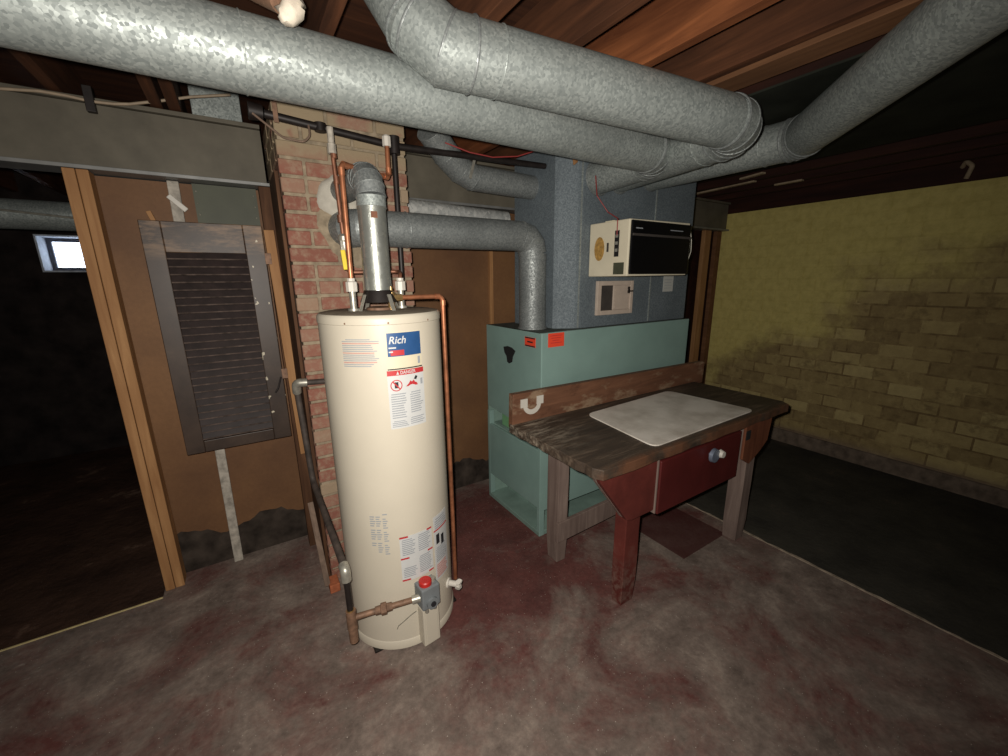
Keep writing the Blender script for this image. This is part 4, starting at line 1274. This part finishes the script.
tag(o, 'grey splintered board leaning at the foot of the chimney', 'board')
o = MB().box((0.178, 1.875, 0), (0.225, 1.955, 0.045)).build('loose_brick', 'brick_orange', bevel=0.004)
tag(o, 'loose orange brick piece on the floor at the chimney foot', 'brick')
o = MB().beam((-0.178, 2.425, 1.932), (-0.200, 2.425, 0.0), 0.042, 0.02, (0, 1, 0)).build('painted_batten', 'white_stick', bevel=0.003)
tag(o, 'chipped white painted batten standing behind the shutter', 'batten')
o = MB().beam((-0.202, 2.405, 1.868), (-0.145, 2.405, 1.810), 0.022, 0.01, (0, 1, 0)).build('turn_button', 'white', bevel=0.003)
tag(o, 'small white wooden turn button on the white batten', 'latch')
o = MB().beam((-0.282, 2.42, 1.80), (-0.262, 2.42, 1.735), 0.018, 0.02, (0, 1, 0)).build('wood_peg', 'stud', bevel=0.002)
tag(o, 'short pale wooden peg above the shutter', 'peg')
op = thing('sheet_panel', 'dark olive sheet metal panel under the beam above the shutter', 'panel', (0.01, 2.44, 1.70))
B('sheet', (-0.112, 2.437, 1.66), (0.138, 2.444, 1.932), 'olive', op)
for xx in (-0.10, 0.126):
    for zq in (1.75, 1.80, 1.85, 1.90):
        MB().ring((xx, 2.436, zq), (0, 1, 0), 0.002, 0.002, 8, 4).build('nail', 'zinc', op)
gd = thing('wall_duct', 'galvanized rectangular duct rising behind the steel beam', 'duct', (0.03, 2.55, 1.95))
B('duct_body', (-0.065, 2.50, 1.95), (0.128, 2.60, ZJ + 0.18), 'galv', gd, bevel=0.002)
for q in range(3):
    B('rib', (0.06 + q * 0.022, 2.495, 1.96), (0.068 + q * 0.022, 2.502, ZJ + 0.17), 'galv', gd)
tc = MB().tube([(-1.2, 2.33, 2.19), (-0.609, 2.33, 2.168), (-0.509, 2.33, 2.181), (-0.44, 2.33, 2.180), (-0.377, 2.33, 2.174), (-0.31, 2.33, 2.178), (-0.26, 2.33, 2.187), (-0.16, 2.33, 2.218), (-0.058, 2.33, 2.252), (0.088, 2.34, 2.293)], 0.0055, 10).build('cable', 'tanwire', smooth=60)
tag(tc, 'tan cable sagging above the left steel beam', 'cable')
o = MB().box((-0.392, 2.318, 2.136), (-0.364, 2.346, 2.225)).build('beam_clip', 'iron', bevel=0.002)
tag(o, 'black clip hooked over the left steel beam', 'clip')

# duct and dim things in the neighbouring room
ld = thing('far_duct', 'galvanized duct in the dark room above the small window', 'duct', (-1.5, 3.5, 1.8))
MB().tube([(-3.1, 3.5, 1.875), (-0.1, 3.5, 1.875)], 0.080, 28).build('pipe_run', 'galv', ld, smooth=30)
MB().tube([(-1.2, 3.41, 1.90), (-0.55, 3.41, 1.845)], 0.006, 8).build('hanger_wire', 'zinc', ld, smooth=30)

# open studs between the plenum and the yellow wall
for (a, b, mt, lb) in ((3.855, 3.955, 'stud', 'orange pine stud in the gap right of the furnace, nearer the furnace'), (4.055, 4.135, 'joist_pale', 'brown stud in the gap beside the yellow wall corner')):
    o = MB().box((a, 2.40, -0.035), (b, 2.44, 1.933)).build('wood_stud', mt, bevel=0.003)
    tag(o, lb, 'stud')
# scraps of lath above the yellow wall corner
for a, b, lb in (((3.459, 2.29, 2.1965), (3.40, 1.76, 2.1965), 'long pale lath strip right of the plenum top'), ((3.24, 1.78, 2.1965), (3.19, 1.60, 2.1965), 'short pale lath scrap under the diagonal duct'), ((3.685, 1.75, 2.1965), (3.68, 1.556, 2.1965), 'pale lath scrap above the yellow wall corner')):
    o = MB().beam(a, b, 0.035, 0.012).build('lath_strip', 'lath', bevel=0.001)
    tag(o, lb, 'lath')
o = MB().prism([(1.515, 2.13), (1.545, 2.13), (1.55, 2.075), (1.53, 2.06)], 'y', 1.70, 1.712).build('wood_shim', 'stud', bevel=0.001)
tag(o, 'small wooden shim hanging by the plenum under the long duct', 'shim')
hk = MB().tube(arc([(XW - 0.02, 0.82, 2.19), (XW - 0.06, 0.80, 2.215), (XW - 0.07, 0.765, 2.18), (XW - 0.05, 0.785, 2.11)], 0.015, 3), 0.013, 10).build('pipe_hook', 'lath', smooth=40)
tag(hk, 'small pale hook above the yellow wall', 'hook')
# taped pipe end above the long duct
tpn = thing('capped_pipe', 'old pipe end wrapped in white tape above the long duct', 'pipe', (0.2, 1.3, 2.16))
MB().tube([(0.09, 1.34, 2.215), (0.175, 1.20, 2.125)], 0.030, 18).build('pipe_stub', 'iron_brown', tpn, smooth=40)
bl = MB()
vs, fs = [], []
for i in range(7):
    for k in range(10):
        rr = (0.018, 0.026, 0.024, 0.029, 0.025, 0.022, 0.012)[i] * (1 + 0.18 * math.sin(3 * k + 2 * i))
        t = 2 * PI * k / 10
        c = Vector((0.198 - 0.003 * i, 1.195 - 0.002 * i, 2.130 - 0.010 * i))
        vs.append(c + Vector((rr * math.cos(t), rr * math.sin(t), 0.004 * math.sin(5 * t))))
for i in range(6):
    for k in range(10):
        fs.append((i * 10 + k, i * 10 + (k + 1) % 10, (i + 1) * 10 + (k + 1) % 10, (i + 1) * 10 + k))
fs += [tuple(range(9, -1, -1)), tuple(range(60, 70))]
bl.add(vs, fs).build('tape_wrap', 'porcelain', tpn, smooth=50)
